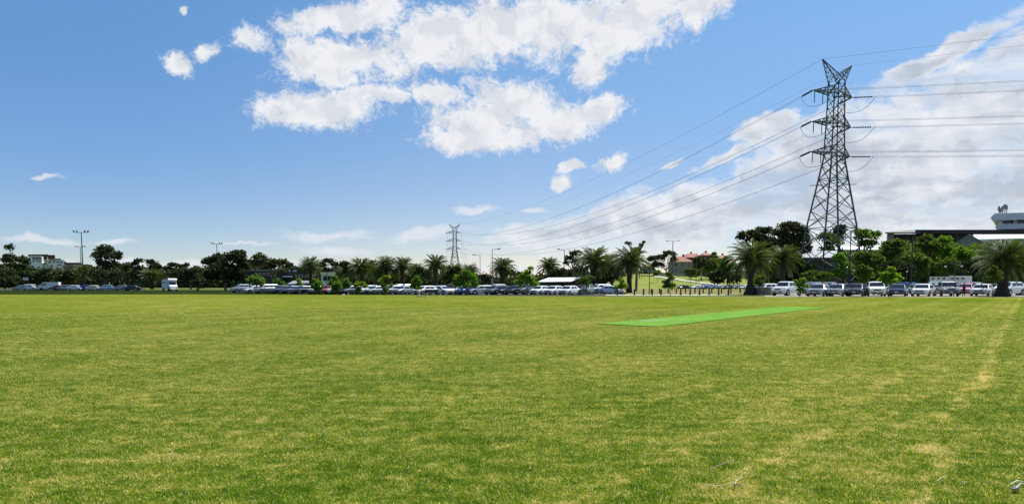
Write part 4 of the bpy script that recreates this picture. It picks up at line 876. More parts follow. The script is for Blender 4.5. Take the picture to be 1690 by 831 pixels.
# houses with terracotta roofs above the bank
def house(name, label, px0, px1, pye, pyr, D, depth, wall, hip=.28, extra=()):
    mid = (px0 + px1) / 2; z = on_bank(mid, D).z if D < 415 else 5.
    r = thing(name, label, 'house', (gx(mid, D), D, z))
    a, b = at(px0, pye, D), at(px1, pye, D); o = r.location; x0, x1, ze = a.x - o.x, b.x - o.x, a.z - z; zr = at(mid, pyr, D + depth / 2).z - z
    MB().box(x0 + .5, x1 - .5, .5, depth - .5, -2, ze).build('wall', wall, r)
    h = (x1 - x0) * hip
    V = [(x0, 0, ze), (x1, 0, ze), (x1, depth, ze), (x0, depth, ze), (x0 + h, depth / 2, zr), (x1 - h, depth / 2, zr)]
    rf = MB().add(V, [(0, 1, 5, 4), (1, 2, 5), (2, 3, 4, 5), (3, 0, 4), (3, 2, 1, 0)]).build('roof', M['tiles'], r)
    n = max(2, int((x1 - x0) / 3.2))
    for i in range(n):
        xc = x0 + (x1 - x0) * (i + .5) / n
        wv = MB().box(xc - .55, xc + .55, .38, .49, ze - 2.1, ze - .8).build('window', M['glass_bld'], r)
        MB().box(xc - .65, xc + .65, .34, .47, ze - 2.2, ze - 2.1).build('sill', M['concrete'], wv)
    MB().box(x0 + h * 1.5, x0 + h * 1.5 + .8, depth * .55, depth * .55 + .8, ze, zr + .9).build('chimney', M['brick'], r)
    return r
house('house', 'grey walled house with a terracotta hip roof at the top of the grass bank', 1110, 1145, 431.5, 422.5, 325, 12, M['brick_pale'], .42)
house('house', 'long house with several terracotta roofs behind the brown leaved tree', 1130, 1163, 424.5, 418, 350, 12, M['brick'], .3)
house('house', 'terracotta roofed house peeping over the trees right of the long one', 1160, 1177, 421, 416.5, 345, 10, M['brick'], .35)
house('house', 'orange roofed house beside the green tree tops above far parked cars', 1186, 1207, 426, 421, 330, 10, M['brick'], .35)
house('house', 'small orange roofed house behind the slim black lamp', 1066, 1083, 438.5, 433, 330, 9, M['brick_pale'], .35)
# long low wall and fence of the road on top of the bank
wl = thing('retaining_wall', 'pale low wall along the top of the grass bank', 'wall', (gx(1100, 300), 300, 0))
mw = MB(); prev = None
for i in range(13):
    px = 1078 + i * 6; p = on_bank(px, 304) - wl.location
    if prev is not None:
        mw.add([prev + Vector((0, 0, -.5)), p + Vector((0, 0, -.5)), p + Vector((0, 0, 1.2)), prev + Vector((0, 0, 1.2)), prev + Vector((0, .4, -.5)), p + Vector((0, .4, -.5)), p + Vector((0, .4, 1.2)), prev + Vector((0, .4, 1.2))],
               [(0, 1, 2, 3), (5, 4, 7, 6), (3, 2, 6, 7), (4, 0, 3, 7), (1, 5, 6, 2)])
    prev = p
mw.build('wall_face', M['pale_concrete'], wl)
# low sandstone wall beside the big palm
a, b = gnd(1246, 486.2), gnd(1271, 486.8)
sw = MB().box(0, (b - a).length, 0, .5, 0, 1.02).build('stone_wall', M['sandstone'], None, (a.x, a.y, 0), math.atan2(b.y - a.y, b.x - a.x)); tag(sw, 'low sandstone coloured wall between the big roadside palm and the white pickup', 'wall')
MB().box(-.05, (b - a).length + .05, -.06, .56, 1.022, 1.12).build('coping', M['pale_concrete'], sw)
a, b = gnd(1680, 487.0), gnd(1740, 487.2)
sw = MB().box(0, (b - a).length, 0, .5, 0, .95).build('stone_wall', M['sandstone'], None, (a.x, a.y, 0), 0); tag(sw, 'low sandstone coloured wall at the right edge beside the palm', 'wall')
# long shed behind the pylon
D = 205; b_ = bld('long_shed', 'long shed with a bright white roof seen behind the tall pylon legs', 1420, D)
block(b_, 'wall', 1348, 1500, 412, 480, D, 14, M['panel_grey']); quadslab(b_, 'roof', [at(1352, 411.5, D - 1), at(1502, 411.5, D - 1), at(1502, 406.0, D + 9), at(1356, 406.0, D + 9)], .25, M['roof_white'])
D = 160; b_ = bld('brick_building', 'low brown brick building with a blue grey roof at the foot of the pylon', 1345, D)
block(b_, 'wall', 1312, 1384, 425, 486, D, 10, M['brick']); quadslab(b_, 'roof', [at(1308, 424.5, D - 1), at(1388, 424.5, D - 1), at(1384, 413.5, D + 10), at(1330, 413.5, D + 10)], .2, M['roof_grey'])
for i in range(5): block(b_, 'window', 1318 + i * 13, 1326 + i * 13, 433, 442, D - .2, .15, M['glass_bld'])
# dark stand roof, gable, white building
D = 250; b_ = bld('grandstand', 'long dark flat roofed stand above the green trees on the right', 1550, D)
block(b_, 'roof', 1511, 1760, 378.8, 384.8, D - 2, 26, M['roof_brown'])
quadslab(b_, 'roof_edge', [at(1461, 383.4, D - 2), at(1511, 383.4, D - 2), at(1511, 379.0, D + 1), at(1462, 382.6, D + 1)], .4, M['roof_brown'])
block(b_, 'wall', 1472, 1700, 386, 480, D + 2, 18, M['panel_dark']); block(b_, 'end_wall', 1464, 1471.5, 385.2, 480, D + 1, 18, M['panel_grey'])
for i in range(9): block(b_, 'column', 1480 + i * 14, 1481.0 + i * 14, 386, 398, D + 1.0, .4, M['panel_dark'])
D = 215; b_ = bld('gabled_hall', 'hall with a grey gable end and a bright white roof below the dark stand', 1612, D)
gm = MB(); pts = [at(1579, 399, D), at(1617, 397, D), at(1598, 387, D), at(1579, 430, D), at(1617, 430, D)]; pts = [p - b_.location for p in pts]
back = [p + Vector((14, 24, 0)) for p in pts]; gm.add(pts + back, [(3, 4, 1, 2, 0), (5, 7, 6, 9, 8), (3, 0, 5, 8), (1, 4, 9, 6), (0, 2, 7, 5), (2, 1, 6, 7)]); gm.build('gable_wall', M['panel_grey'], b_)
o_ = b_.location
quadslab(b_, 'roof', [pts[2] + o_ + Vector((-.2, -.6, .1)), pts[1] + o_ + Vector((1.0, -.6, -.35)), back[1] + o_ + Vector((1.0, 0, -.35)), back[2] + o_ + Vector((0, 0, .1))], .2, M['roof_white'])
quadslab(b_, 'roof', [pts[0] + o_ + Vector((-.6, -.6, -.2)), pts[2] + o_ + Vector((-.2, -.6, .1)), back[2] + o_ + Vector((0, 0, .1)), back[0] + o_ + Vector((-.6, 0, -.2))], .2, M['roof_grey'])
block(b_, 'side_wing', 1617.5, 1700, 393, 470, D + 8, 14, M['render_white'])
quadslab(b_, 'wing_roof', [at(1612, 394.5, D + 7), at(1720, 392, D + 7), at(1720, 386.5, D + 20), at(1606, 386.8, D + 20)], .3, M['roof_white'])
D = 270; b_ = bld('office_building', 'white modern building with wide overhanging slabs at the right edge', 1680, D)
def nose_slab(name, px0, py0, py1, pym, m, D=D, dep=30):
    P_ = []
    zt, zb, zm = at(px0, py0, D).z, at(px0, py1, D).z, at(px0, pym, D).z; xe = 90.
    x0 = at(px0 + 4, py0, D).x - b_.location.x; xn = at(px0, pym, D).x - b_.location.x
    kx = b_.location.x * dep / D; yo = D - 270
    V = [(x0, yo, zt), (xe, yo - 34, zt), (xe, yo + dep - 10, zt), (x0 + kx, yo + dep, zt), (x0, yo, zb), (xe, yo - 34, zb), (xe, yo + dep - 10, zb), (x0 + kx, yo + dep, zb), (xn, yo + 1, zm), (xn + kx, yo + dep - 2, zm)]
    MB().add(V, [(0, 1, 2, 3), (7, 6, 5, 4), (4, 5, 1, 0), (1, 5, 6, 2), (2, 6, 7, 3), (0, 3, 9, 8), (8, 9, 7, 4), (0, 8, 4), (3, 7, 9)]).build(name, m, b_)
nose_slab('roof_slab', 1637.5, 352, 363.5, 358.5, M['render_white'])
nose_slab('floor_slab', 1645, 369.6, 378.3, 374.5, M['render_white'], D + .6)
nose_slab('window_band', 1654, 363.7, 369.4, 366, M['glass_bld'], D + 3, 24)
nose_slab('window_band', 1653, 378.5, 392, 384, M['glass_bld'], D + 3, 24)
nose_slab('floor_slab', 1648, 392.3, 400, 396, M['render_white'], D + .6)
for px in (1655.5, 1675):
    q = at(px, 366, D + 1) - b_.location; MB().box(q.x - .5, q.x + .5, q.y - 1.0 - (q.x * .26), q.y - .2 - (q.x * .26), at(0, 369.4, D).z, at(0, 363.7, D).z).build('column', M['render_white'], b_)
for px, h in ((1649, 340), (1652, 343), (1655, 339.5), (1658.5, 336.5), (1661.5, 338)):
    q = at(px, 352, D + 6) - b_.location; t = at(px, h, D + 6) - b_.location
    MB().bar(q - Vector((0, 0, .3)), t, .22).box(t.x - .35, t.x + .35, t.y - .25, t.y + .25, t.z - 1.8, t.z - .2).build('antenna', M['grey_pole'], b_)
# portable cabins
for px0, px1, lab in ((1534.5, 1564, 'long white portable cabin behind the grey pickup'), (1566, 1603, 'white portable cabin behind the two people')):
    D = 118; b_ = bld('portable_cabin', lab, (px0 + px1) / 2, D, 'cabin')
    block(b_, 'wall', px0, px1, 457.0 if px0 < 1550 else 455.6, 482, D, 3, M['render_white']); block(b_, 'roof', px0 - .5, px1 + .5, 456.2 if px0 < 1550 else 454.8, 456.9 if px0 < 1550 else 455.5, D - .2, 3.4, M['roof_white'])
    for k in range(3): block(b_, 'window', px0 + 3 + k * 9, px0 + 8 + k * 9, 458, 461, D - .1, .08, M['glass_bld'])

# ------------------------------------------------------------------ lamps, masts, posts
def floodmast(px, py, D, label):
    H = at(px, py, D).z; r = thing('floodlight_mast', label, 'floodlight mast', (gx(px, D), D, 0), 0, 'floodlight masts')
    MB().tube([(0, 0, 0), (0, 0, H)], [.32, .17], 8).build('pole', M['grey_pole'], r)
    MB().bar((-2.9, 0, H - .1), (2.9, 0, H - .1), .16).build('crossbar', M['grey_pole'], r)
    for x, tl in ((-2.8, -.5), (-1.5, -.35), (1.5, .35), (2.8, .5)): MB().bar((x - .1 * tl, -.1, H - .1), (x + tl, -.35, H + .75), .42).build('lamp_head', M['grey_pole'], r)
floodmast(138.5, 383, 290, 'tall floodlight mast on the left, higher of the two close together')
floodmast(135.5, 407, 430, 'lower floodlight mast just left of the taller one')
floodmast(360, 402, 400, 'single slim floodlight mast rising behind the biggest dark gum')
def lamp(px, py, D, label, arms, m='grey_pole', r_=.07, cat='street light', base=0., armlen=1.1):
    H = at(px, py, D).z - base; r = thing('street_light', label, cat, (gx(px, D), D, base), 0, 'street lights')
    MB().tube([(0, 0, 0), (0, 0, 1.), (0, 0, H)], [r_ * 1.5, r_, r_ * .65], 8).build('pole', M[m], r)
    for s in arms:
        MB().bar((0, 0, H - .06), (s * armlen, 0, H + .02), .07).build('arm', M[m], r)
        MB().add([(s * armlen - .3, -.14, H - .02), (s * armlen + .3, -.14, H + .02), (s * armlen + .3, .14, H + .02), (s * armlen - .3, .14, H - .02), (s * armlen - .2, -.1, H + .14), (s * armlen + .22, -.1, H + .16), (s * armlen + .22, .1, H + .16), (s * armlen - .2, .1, H + .14)],
                 [(0, 3, 2, 1), (4, 5, 6, 7), (0, 1, 5, 4), (1, 2, 6, 5), (2, 3, 7, 6), (3, 0, 4, 7)]).build('lamp_head', M['lamp_glass'] if m == 'white' else M['grey_pole'], r)
    return r
lamp(792.5, 420.5, 125, 'left of the two slim street lights with an arm pointing left', (-1,), r_=.06)
l2 = lamp(812.5, 411, 112, 'right of the two slim street lights carrying a pale sign on its post', (1,), r_=.065)
q0 = at(813, 459.5, 111.8) - l2.location; q1 = at(813, 467, 111.8) - l2.location
sg = thing('sign_board', 'small pale vertical sign fixed on the right slim street light', 'sign', l2.location + Vector((0, -.2, 0)))
MB().box(-.16, .16, -.03, .03, q1.z, q0.z).build('sign_face', M['sign_face'], sg)
for k in range(4): MB().box(-.11, .11, -.04, -.032, q1.z + .12 + .16 * k, q1.z + .17 + .16 * k).build('lettering_bar', M['grey_pole'], sg)
lamp(931, 411.5, 128, 'dark street light rising above the white roofed shelter', (-1,), 'black', .085)
lamp(1109, 397.5, 175, 'tall twin armed street light above the umbrella shaped tree', (-1, 1), r_=.13, armlen=1.5)
lamp(1148.5, 417, 250, 'thin pole standing before the terracotta roofed houses', (), r_=.1)
lamp(540, 441, 118, 'thin street light in front of the small white flat roofed block', (1,), 'black', .07)
lamp(1400.5, 380, 90, 'tall black lamp post standing before the right legs of the pylon', (-1,), 'black', .095, armlen=.7)
lamp(1502.5, 384.5, 112, 'tall black lamp post between the green trees on the right', (1,), 'black', .12, armlen=.8)
l3 = lamp(1071.5, 437, 101, 'slim black lamp with a small lantern standing in front of the grass bank', (), 'black', .06)
H3 = at(1071.5, 437, 101).z
MB().tube([(0, 0, H3 - .05), (0, 0, H3 + .08), (0, 0, H3 + .42), (0, 0, H3 + .52)], [.10, .16, .20, .05], 8).build('lantern', M['lamp_glass'], l3)
l4 = lamp(1573.5, 431, 96, 'twin headed lamp with pale round heads behind the grey pickup', (), 'grey_pole', .05)
for px, py in ((1560.5, 440), (1587, 439)):
    t = at(px, py, 96) - l4.location; hp = at(1573.5, 436, 96).z
    MB().tube([(0, 0, hp), (t.x * .5, 0, hp + .25), (t.x, 0, t.z + .1)], .025, 5).build('arm', M['grey_pole'], l4)
    MB().ell((t.x, 0, t.z), (.18, .18, .10), 8, 5).build('lamp_head', M['lamp_glass'], l4, smooth=True)
for px, py, D, lab in ((1396, 441, 88, 'pale lamp head left of the tall black lamp post by the pylon'), (1407, 446, 88, 'pale lamp head right of the tall black lamp post by the pylon'), (1495, 448, 100, 'pale lamp head on a thin post left of the tall black lamp post among trees')):
    r = thing('park_lamp', lab, 'park lamp', (gx(px, D), D, 0), 0, 'low park lamps'); h = at(px, py, D).z
    MB().tube([(0, 0, 0), (0, 0, h - .05)], .035, 6).build('pole', M['grey_pole'], r); MB().ell((0, 0, h), (.15, .12, .09), 8, 5).build('lamp_head', M['lamp_glass'], r, smooth=True)

# bollards in two rows
BF = [1019, 1047, 1062, 1076.5, 1091, 1123.4, 1139, 1154.4, 1170.3, 1186, 1202]; BB = [1075, 1088.5, 1102.6, 1116, 1131.5, 1147, 1160.6, 1174.5, 1190.7, 1206, 1221.5]
def boll():
    r = thing('bollard', '', 'bollard', (0, 0, 0), 0, 'dark timber bollards')
    MB().tube([(0, 0, -.05), (0, 0, .68), (0, 0, .70), (0, 0, .76)], [.12, .115, .09, .09], 8).build('post', M['timber_dark'], r)
    MB().tube([(0, 0, .762), (0, 0, .83), (0, 0, .85)], [.125, .115, .05], 8).build('cap', M['timber_dark'], r); return r
b0 = boll(); first = True
ordn = ['first', 'second', 'third', 'fourth', 'fifth', 'sixth', 'seventh', 'eighth', 'ninth', 'tenth', 'eleventh']
for row, xs, py, nm in ((0, BF, 486.7, 'front'), (1, BB, 483.6, 'back')):
    for i, px in enumerate(xs):
        o = b0 if first else copy_tree(b0); first = False
        p = gnd(px, py); o.location = (p.x, p.y, 0); o.rotation_euler[2] = i; o.scale = (1, 1, 1.02 + .06 * ((i * 7) % 3 - 1))
        o['label'] = f'dark timber bollard, {ordn[i]} from the left in the {nm} row beside the pale path'

# bench and slab at the field edge
p = gnd(712, 488.2); bn = thing('park_bench', 'dark slatted bench standing at the field edge before the white sedan', 'bench', (p.x, p.y, 0), R(3))
MB().box(-.85, .85, -.22, .22, .42, .48).build('seat', M['timber_dark'], bn); MB().box(-.85, .85, -.27, -.22, .5, .86).build('backrest', M['timber_dark'], bn)
for s in (-.7, .7): MB().box(s - .05, s + .05, -.22, .2, 0, .42).box(s - .05, s + .05, -.22, -.17, .42, .8).build('leg', M['black'], bn)
p = gnd(696.5, 489.2); s_ = MB().box(-.6, .6, -.4, .4, -.02, .10).build('concrete_slab', M['pale_concrete'], None, (p.x, p.y, 0)); tag(s_, 'small pale concrete slab in the grass left of the dark bench', 'slab')
for px, py, lab in ((567, 488.0, 'left of two tiny white birds on the grass edge'), (575, 488.2, 'right of two tiny white birds on the grass edge')):
    p = gnd(px, py); r = thing('bird', lab, 'bird', (p.x, p.y, 0), .5 * px, 'white birds')
    mb_ = MB(); mb_.ell((0, 0, .17), (.17, .075, .08), 8, 6).ell((.16, 0, .27), (.045, .035, .04), 6, 5).tube([(.1, 0, .2), (.15, 0, .27)], [.04, .03], 6).tube([(-.12, 0, .18), (-.27, 0, .17)], [.05, .015], 5).tube([(0, .03, 0), (0, .03, .12)], .006, 4).tube([(0, -.03, 0), (0, -.03, .12)], .006, 4)
    mb_.build('body', M['feather_white'], r, smooth=True); MB().tube([(.2, 0, .27), (.25, 0, .262)], [.012, .003], 5).build('beak', M['lamp_red'], r)

# ------------------------------------------------------------------ vehicles (nose along -Y in local space)
PAINT = {k: mat('car_paint_' + k, c, .28, mt, .5, coat=.6) for k, c, mt in (('white', (.66, .67, .68), 0), ('silver', (.30, .32, .34), .5), ('grey', (.12, .13, .14), .4), ('dark', (.022, .024, .028), .2), ('black', (.010, .010, .012), 0),
         ('blue', (.02, .05, .22), .3), ('lightblue', (.20, .30, .42), .4), ('red', (.22, .015, .012), 0), ('maroon', (.10, .015, .012), .2), ('pink', (.50, .22, .25), 0), ('green', (.28, .42, .35), .3), ('navy', (.02, .035, .08), .3), ('cream', (.58, .54, .36), 0))}
def make_car(kind):
    """lofted body, glasshouse, separate glass, wheels and lamps"""
    S = dict(sedan=dict(L=4.65, W=1.82, hood=.86, belt=.93, roof=1.44, f0=.95, f1=1.62, r1=3.35, r0=4.05, tail=1.0, cl=.20, wr=.33),
             hatch=dict(L=4.15, W=1.76, hood=.92, belt=.98, roof=1.50, f0=.80, f1=1.45, r1=3.55, r0=4.02, tail=1.02, cl=.20, wr=.32),
             suv=dict(L=4.6, W=1.88, hood=1.05, belt=1.12, roof=1.70, f0=.95, f1=1.55, r1=3.95, r0=4.45, tail=1.12, cl=.24, wr=.37),
             wagon=dict(L=4.8, W=1.84, hood=.90, belt=.98, roof=1.50, f0=.95, f1=1.60, r1=4.10, r0=4.62, tail=1.02, cl=.20, wr=.34),
             pickup=dict(L=5.3, W=1.90, hood=1.12, belt=1.20, roof=1.82, f0=1.15, f1=1.72, r1=3.15, r0=3.42, tail=1.18, cl=.30, wr=.40))[kind]
    L, W, h = S['L'], S['W'] / 2, S['roof']
    root = thing('parked_car' if kind != 'pickup' else 'parked_pickup', '', 'car' if kind != 'pickup' else 'pickup', (0, 0, 0), 0, 'parked cars')
    # body loft; x across, y along (0 = nose), centred later
    st = [(0.0, .38, .62, .70), (.06, .28, .74, .86), (.30, .24, S['hood'] - .10, .95), (.7, .22, S['hood'] - .02, .985), (S['f0'], .21, S['hood'] + .03, 1.), (1.6, .20, S['belt'], 1.), (L * .5, .20, S['belt'], 1.), (L * .7, .20, S['belt'] + .01, 1.),
          (S['r0'] - .05 if kind != 'pickup' else L * .8, .22, S['tail'] - .01, .99), (L - .35, .25, S['tail'] - .02, .97), (L - .06, .32, S['tail'] - .06, .92), (L, .42, S['tail'] - .18, .82)]
    V = []; Fs = []; n = 10
    for (y, zb, zt, wk) in st:
        w_ = W * wk; zb += S['cl'] - .2
        ring = [(-w_ * .90, zb), (-w_ * .985, zb + .12), (-w_, (zb + zt) / 2), (-w_ * .975, zt - .08), (-w_ * .88, zt), (w_ * .88, zt), (w_ * .975, zt - .08), (w_, (zb + zt) / 2), (w_ * .985, zb + .12), (w_ * .90, zb)]
        crown = .03
        V += [(x, y - L / 2, z + (crown if abs(x) < w_ * .89 and z == zt else 0)) for x, z in ring]
    for i in range(len(st) - 1):
        for k in range(n): Fs.append((i * n + k, (i + 1) * n + k, (i + 1) * n + (k + 1) % n, i * n + (k + 1) % n))
    Fs.append(tuple(range(n))); Fs.append(tuple(range((len(st) - 1) * n, len(st) * n))[::-1])
    # glasshouse shell
    f0, f1, r1, r0 = S['f0'] - L / 2, S['f1'] - L / 2, S['r1'] - L / 2, S['r0'] - L / 2; zb = S['belt'] - .03; w0, w1 = W * .93, W * .70
    zr = h
    def gh(yf, yr, w_, z): return [(-w_, yf, z), (w_, yf, z), (w_, yr, z), (-w_, yr, z)]
    o = len(V); V += gh(f0, r0, w0, zb) + gh(f1 - .10, r1 + .10, w1 + .05, zr - .10) + gh(f1 + .12, r1 - .12, w1 - .08, zr - .01) + [(0, (f1 + r1) / 2, zr + .015)]
    for a in (0, 4):
        for k in range(4): Fs.append((o + a + k, o + a + (k + 1) % 4, o + a + 4 + (k + 1) % 4, o + a + 4 + k))
    for k in range(4): Fs.append((o + 8 + k, o + 8 + (k + 1) % 4, o + 12))
    mb = MB(); mb.add(V, Fs)
    if kind == 'pickup':     # open tray: raised rails round a recessed bed
        y0, y1 = 3.55 - L / 2, L / 2 - .06
        mb.box(-W * .93, -W * .84, y0, y1, 1.17, 1.30).box(W * .84, W * .93, y0, y1, 1.17, 1.30).box(-W * .84, W * .84, y1 - .08, y1, 1.17, 1.30)
    body = mb.build('body', PAINT['white'], root, smooth=False)
    body.data.polygons.foreach_set('use_smooth', [False] * len(body.data.polygons))
    bev = body.modifiers.new('bevel', 'BEVEL'); bev.width = .035; bev.segments = 2; bev.limit_method = 'ANGLE'; bev.angle_limit = R(25)
    # apply the bevel to the shared mesh once
    dg = bpy.context.evaluated_depsgraph_get(); me2 = bpy.data.meshes.new_from_object(body.evaluated_get(dg)); body.modifiers.clear(); body.data = me2
    def lerp(a, b, t): return tuple(a[i] + (b[i] - a[i]) * t for i in range(3))
    def pane(nm, A, B, C, D_, u0, u1, v0, v1, off):
        P = []
        for u, v in ((u0, v0), (u1, v0), (u1, v1), (u0, v1)):
            lo, hi = lerp(A, B, u), lerp(D_, C, u); q = lerp(lo, hi, v); P.append(tuple(q[i] + off[i] for i in range(3)))
        return MB().add(P, [(0, 1, 2, 3)]).build(nm, M['glass'], root)
    Bq, Tq = gh(f0, r0, w0, zb), gh(f1 - .10, r1 + .10, w1 + .05, zr - .10)
    pane('windscreen', Bq[0], Bq[1], Tq[1], Tq[0], .05, .95, .14, .97, (0, -.012, .012))
    pane('rear_window', Bq[2], Bq[3], Tq[3], Tq[2], .08, .92, .2, .93, (0, .012, .012))
    for sgn, (a, b, c, d) in ((1, (Bq[1], Bq[2], Tq[2], Tq[1])), (-1, (Bq[0], Bq[3], Tq[3], Tq[0]))):
        cuts = ((.12, .46), (.50, .80)) if kind in ('sedan', 'pickup', 'hatch') else ((.10, .37), (.40, .66), (.69, .88))
        for (u0, u1) in cuts: pane('side_window', a, b, c, d, u0, u1, .22, .93, (sgn * .012, 0, .004))
    for sx in (-1, 1):
        for wy in (.86 if kind != 'pickup' else 1.0, L - (.92 if kind != 'pickup' else 1.15)):
            wz = S['wr']
            wh = link('wheel', None, None, root, (sx * (W - .09), wy - L / 2, wz))
            MB().tube([(sx * -.11, 0, 0), (sx * -.10, 0, 0), (sx * .09, 0, 0), (sx * .108, 0, 0)], [S['wr'] * .9, S['wr'], S['wr'], S['wr'] * .9], 18).build('tyre', M['tyre'], wh)
            rb = MB().tube([(sx * .1085, 0, 0), (sx * .114, 0, 0)], [S['wr'] * .62, S['wr'] * .58], 14)
            rb.build('rim', M['rim'], wh)
            ar = MB(); aw = S['wr'] * 1.17
            ar.tube([(sx * (W - .06), wy - L / 2, wz + .01), (sx * (W + .004), wy - L / 2, wz + .01)], [aw, aw], 18).build('wheel_arch', M['trim'], root)
        MB().add([(sx * W * .80, -L / 2 - .012 + .03, .64 + S['hood'] - .9), (sx * W * .45, -L / 2 - .02, .62 + S['hood'] - .9), (sx * W * .45, -L / 2 + .03, .75 + S['hood'] - .9), (sx * W * .92, -L / 2 + .2, .80 + S['hood'] - .9), (sx * W * .955, -L / 2 + .2, .67 + S['hood'] - .9)], [(0, 1, 2, 3, 4) if sx > 0 else (4, 3, 2, 1, 0)]).build('headlight', M['lamp_clear'], root)
        MB().box(min(sx * W * .62, sx * W * .93), max(sx * W * .62, sx * W * .93), L / 2 - .06, L / 2 + .012, S['tail'] - .34, S['tail'] - .17).build('tail_light', M['lamp_red'], root)
        MB().ell((sx * (W + .09), f0 + .42, zb + .08), (.10, .05, .07), 8, 5).build('mirror', M['trim'], root)
    MB().box(-W * .42, W * .42, -L / 2 - .015, -L / 2 + .05, S['hood'] - .34, S['hood'] - .19).build('grille', M['trim'], root)
    MB().box(-W * .6, W * .6, -L / 2 - .012, -L / 2 + .05, S['cl'] + .12, S['cl'] + .24).build('lower_intake', M['trim'], root)
    MB().box(-.19, .19, -L / 2 - .03, -L / 2 - .017, .44, .55).build('number_plate', M['plate'], root)
    return root
PROTO = {}
def car(kind, px, py, head, paint, label, z=0., sc_=1., D=None, small=False):
    p = gnd(px, py) if D is None else Vector((gx(px, D), D, 0))
    if kind not in PROTO: o = make_car(kind); PROTO[kind] = o; src = o; o['used'] = 0
    src = PROTO[kind]
    if src.get('used', 0) == 0: o = src; src['used'] = 1
    else: o = copy_tree(src)
    o.location = (p.x, p.y, z); o.rotation_euler[2] = R(head); o['label'] = label; o.scale = (sc_, sc_, sc_)
    if 'used' in o and o is not src: del o['used']
    for ch in o.children:
        if ch.name.startswith('body'):
            ch.material_slots[0].link = 'OBJECT'; ch.material_slots[0].material = PAINT[paint]
    return o
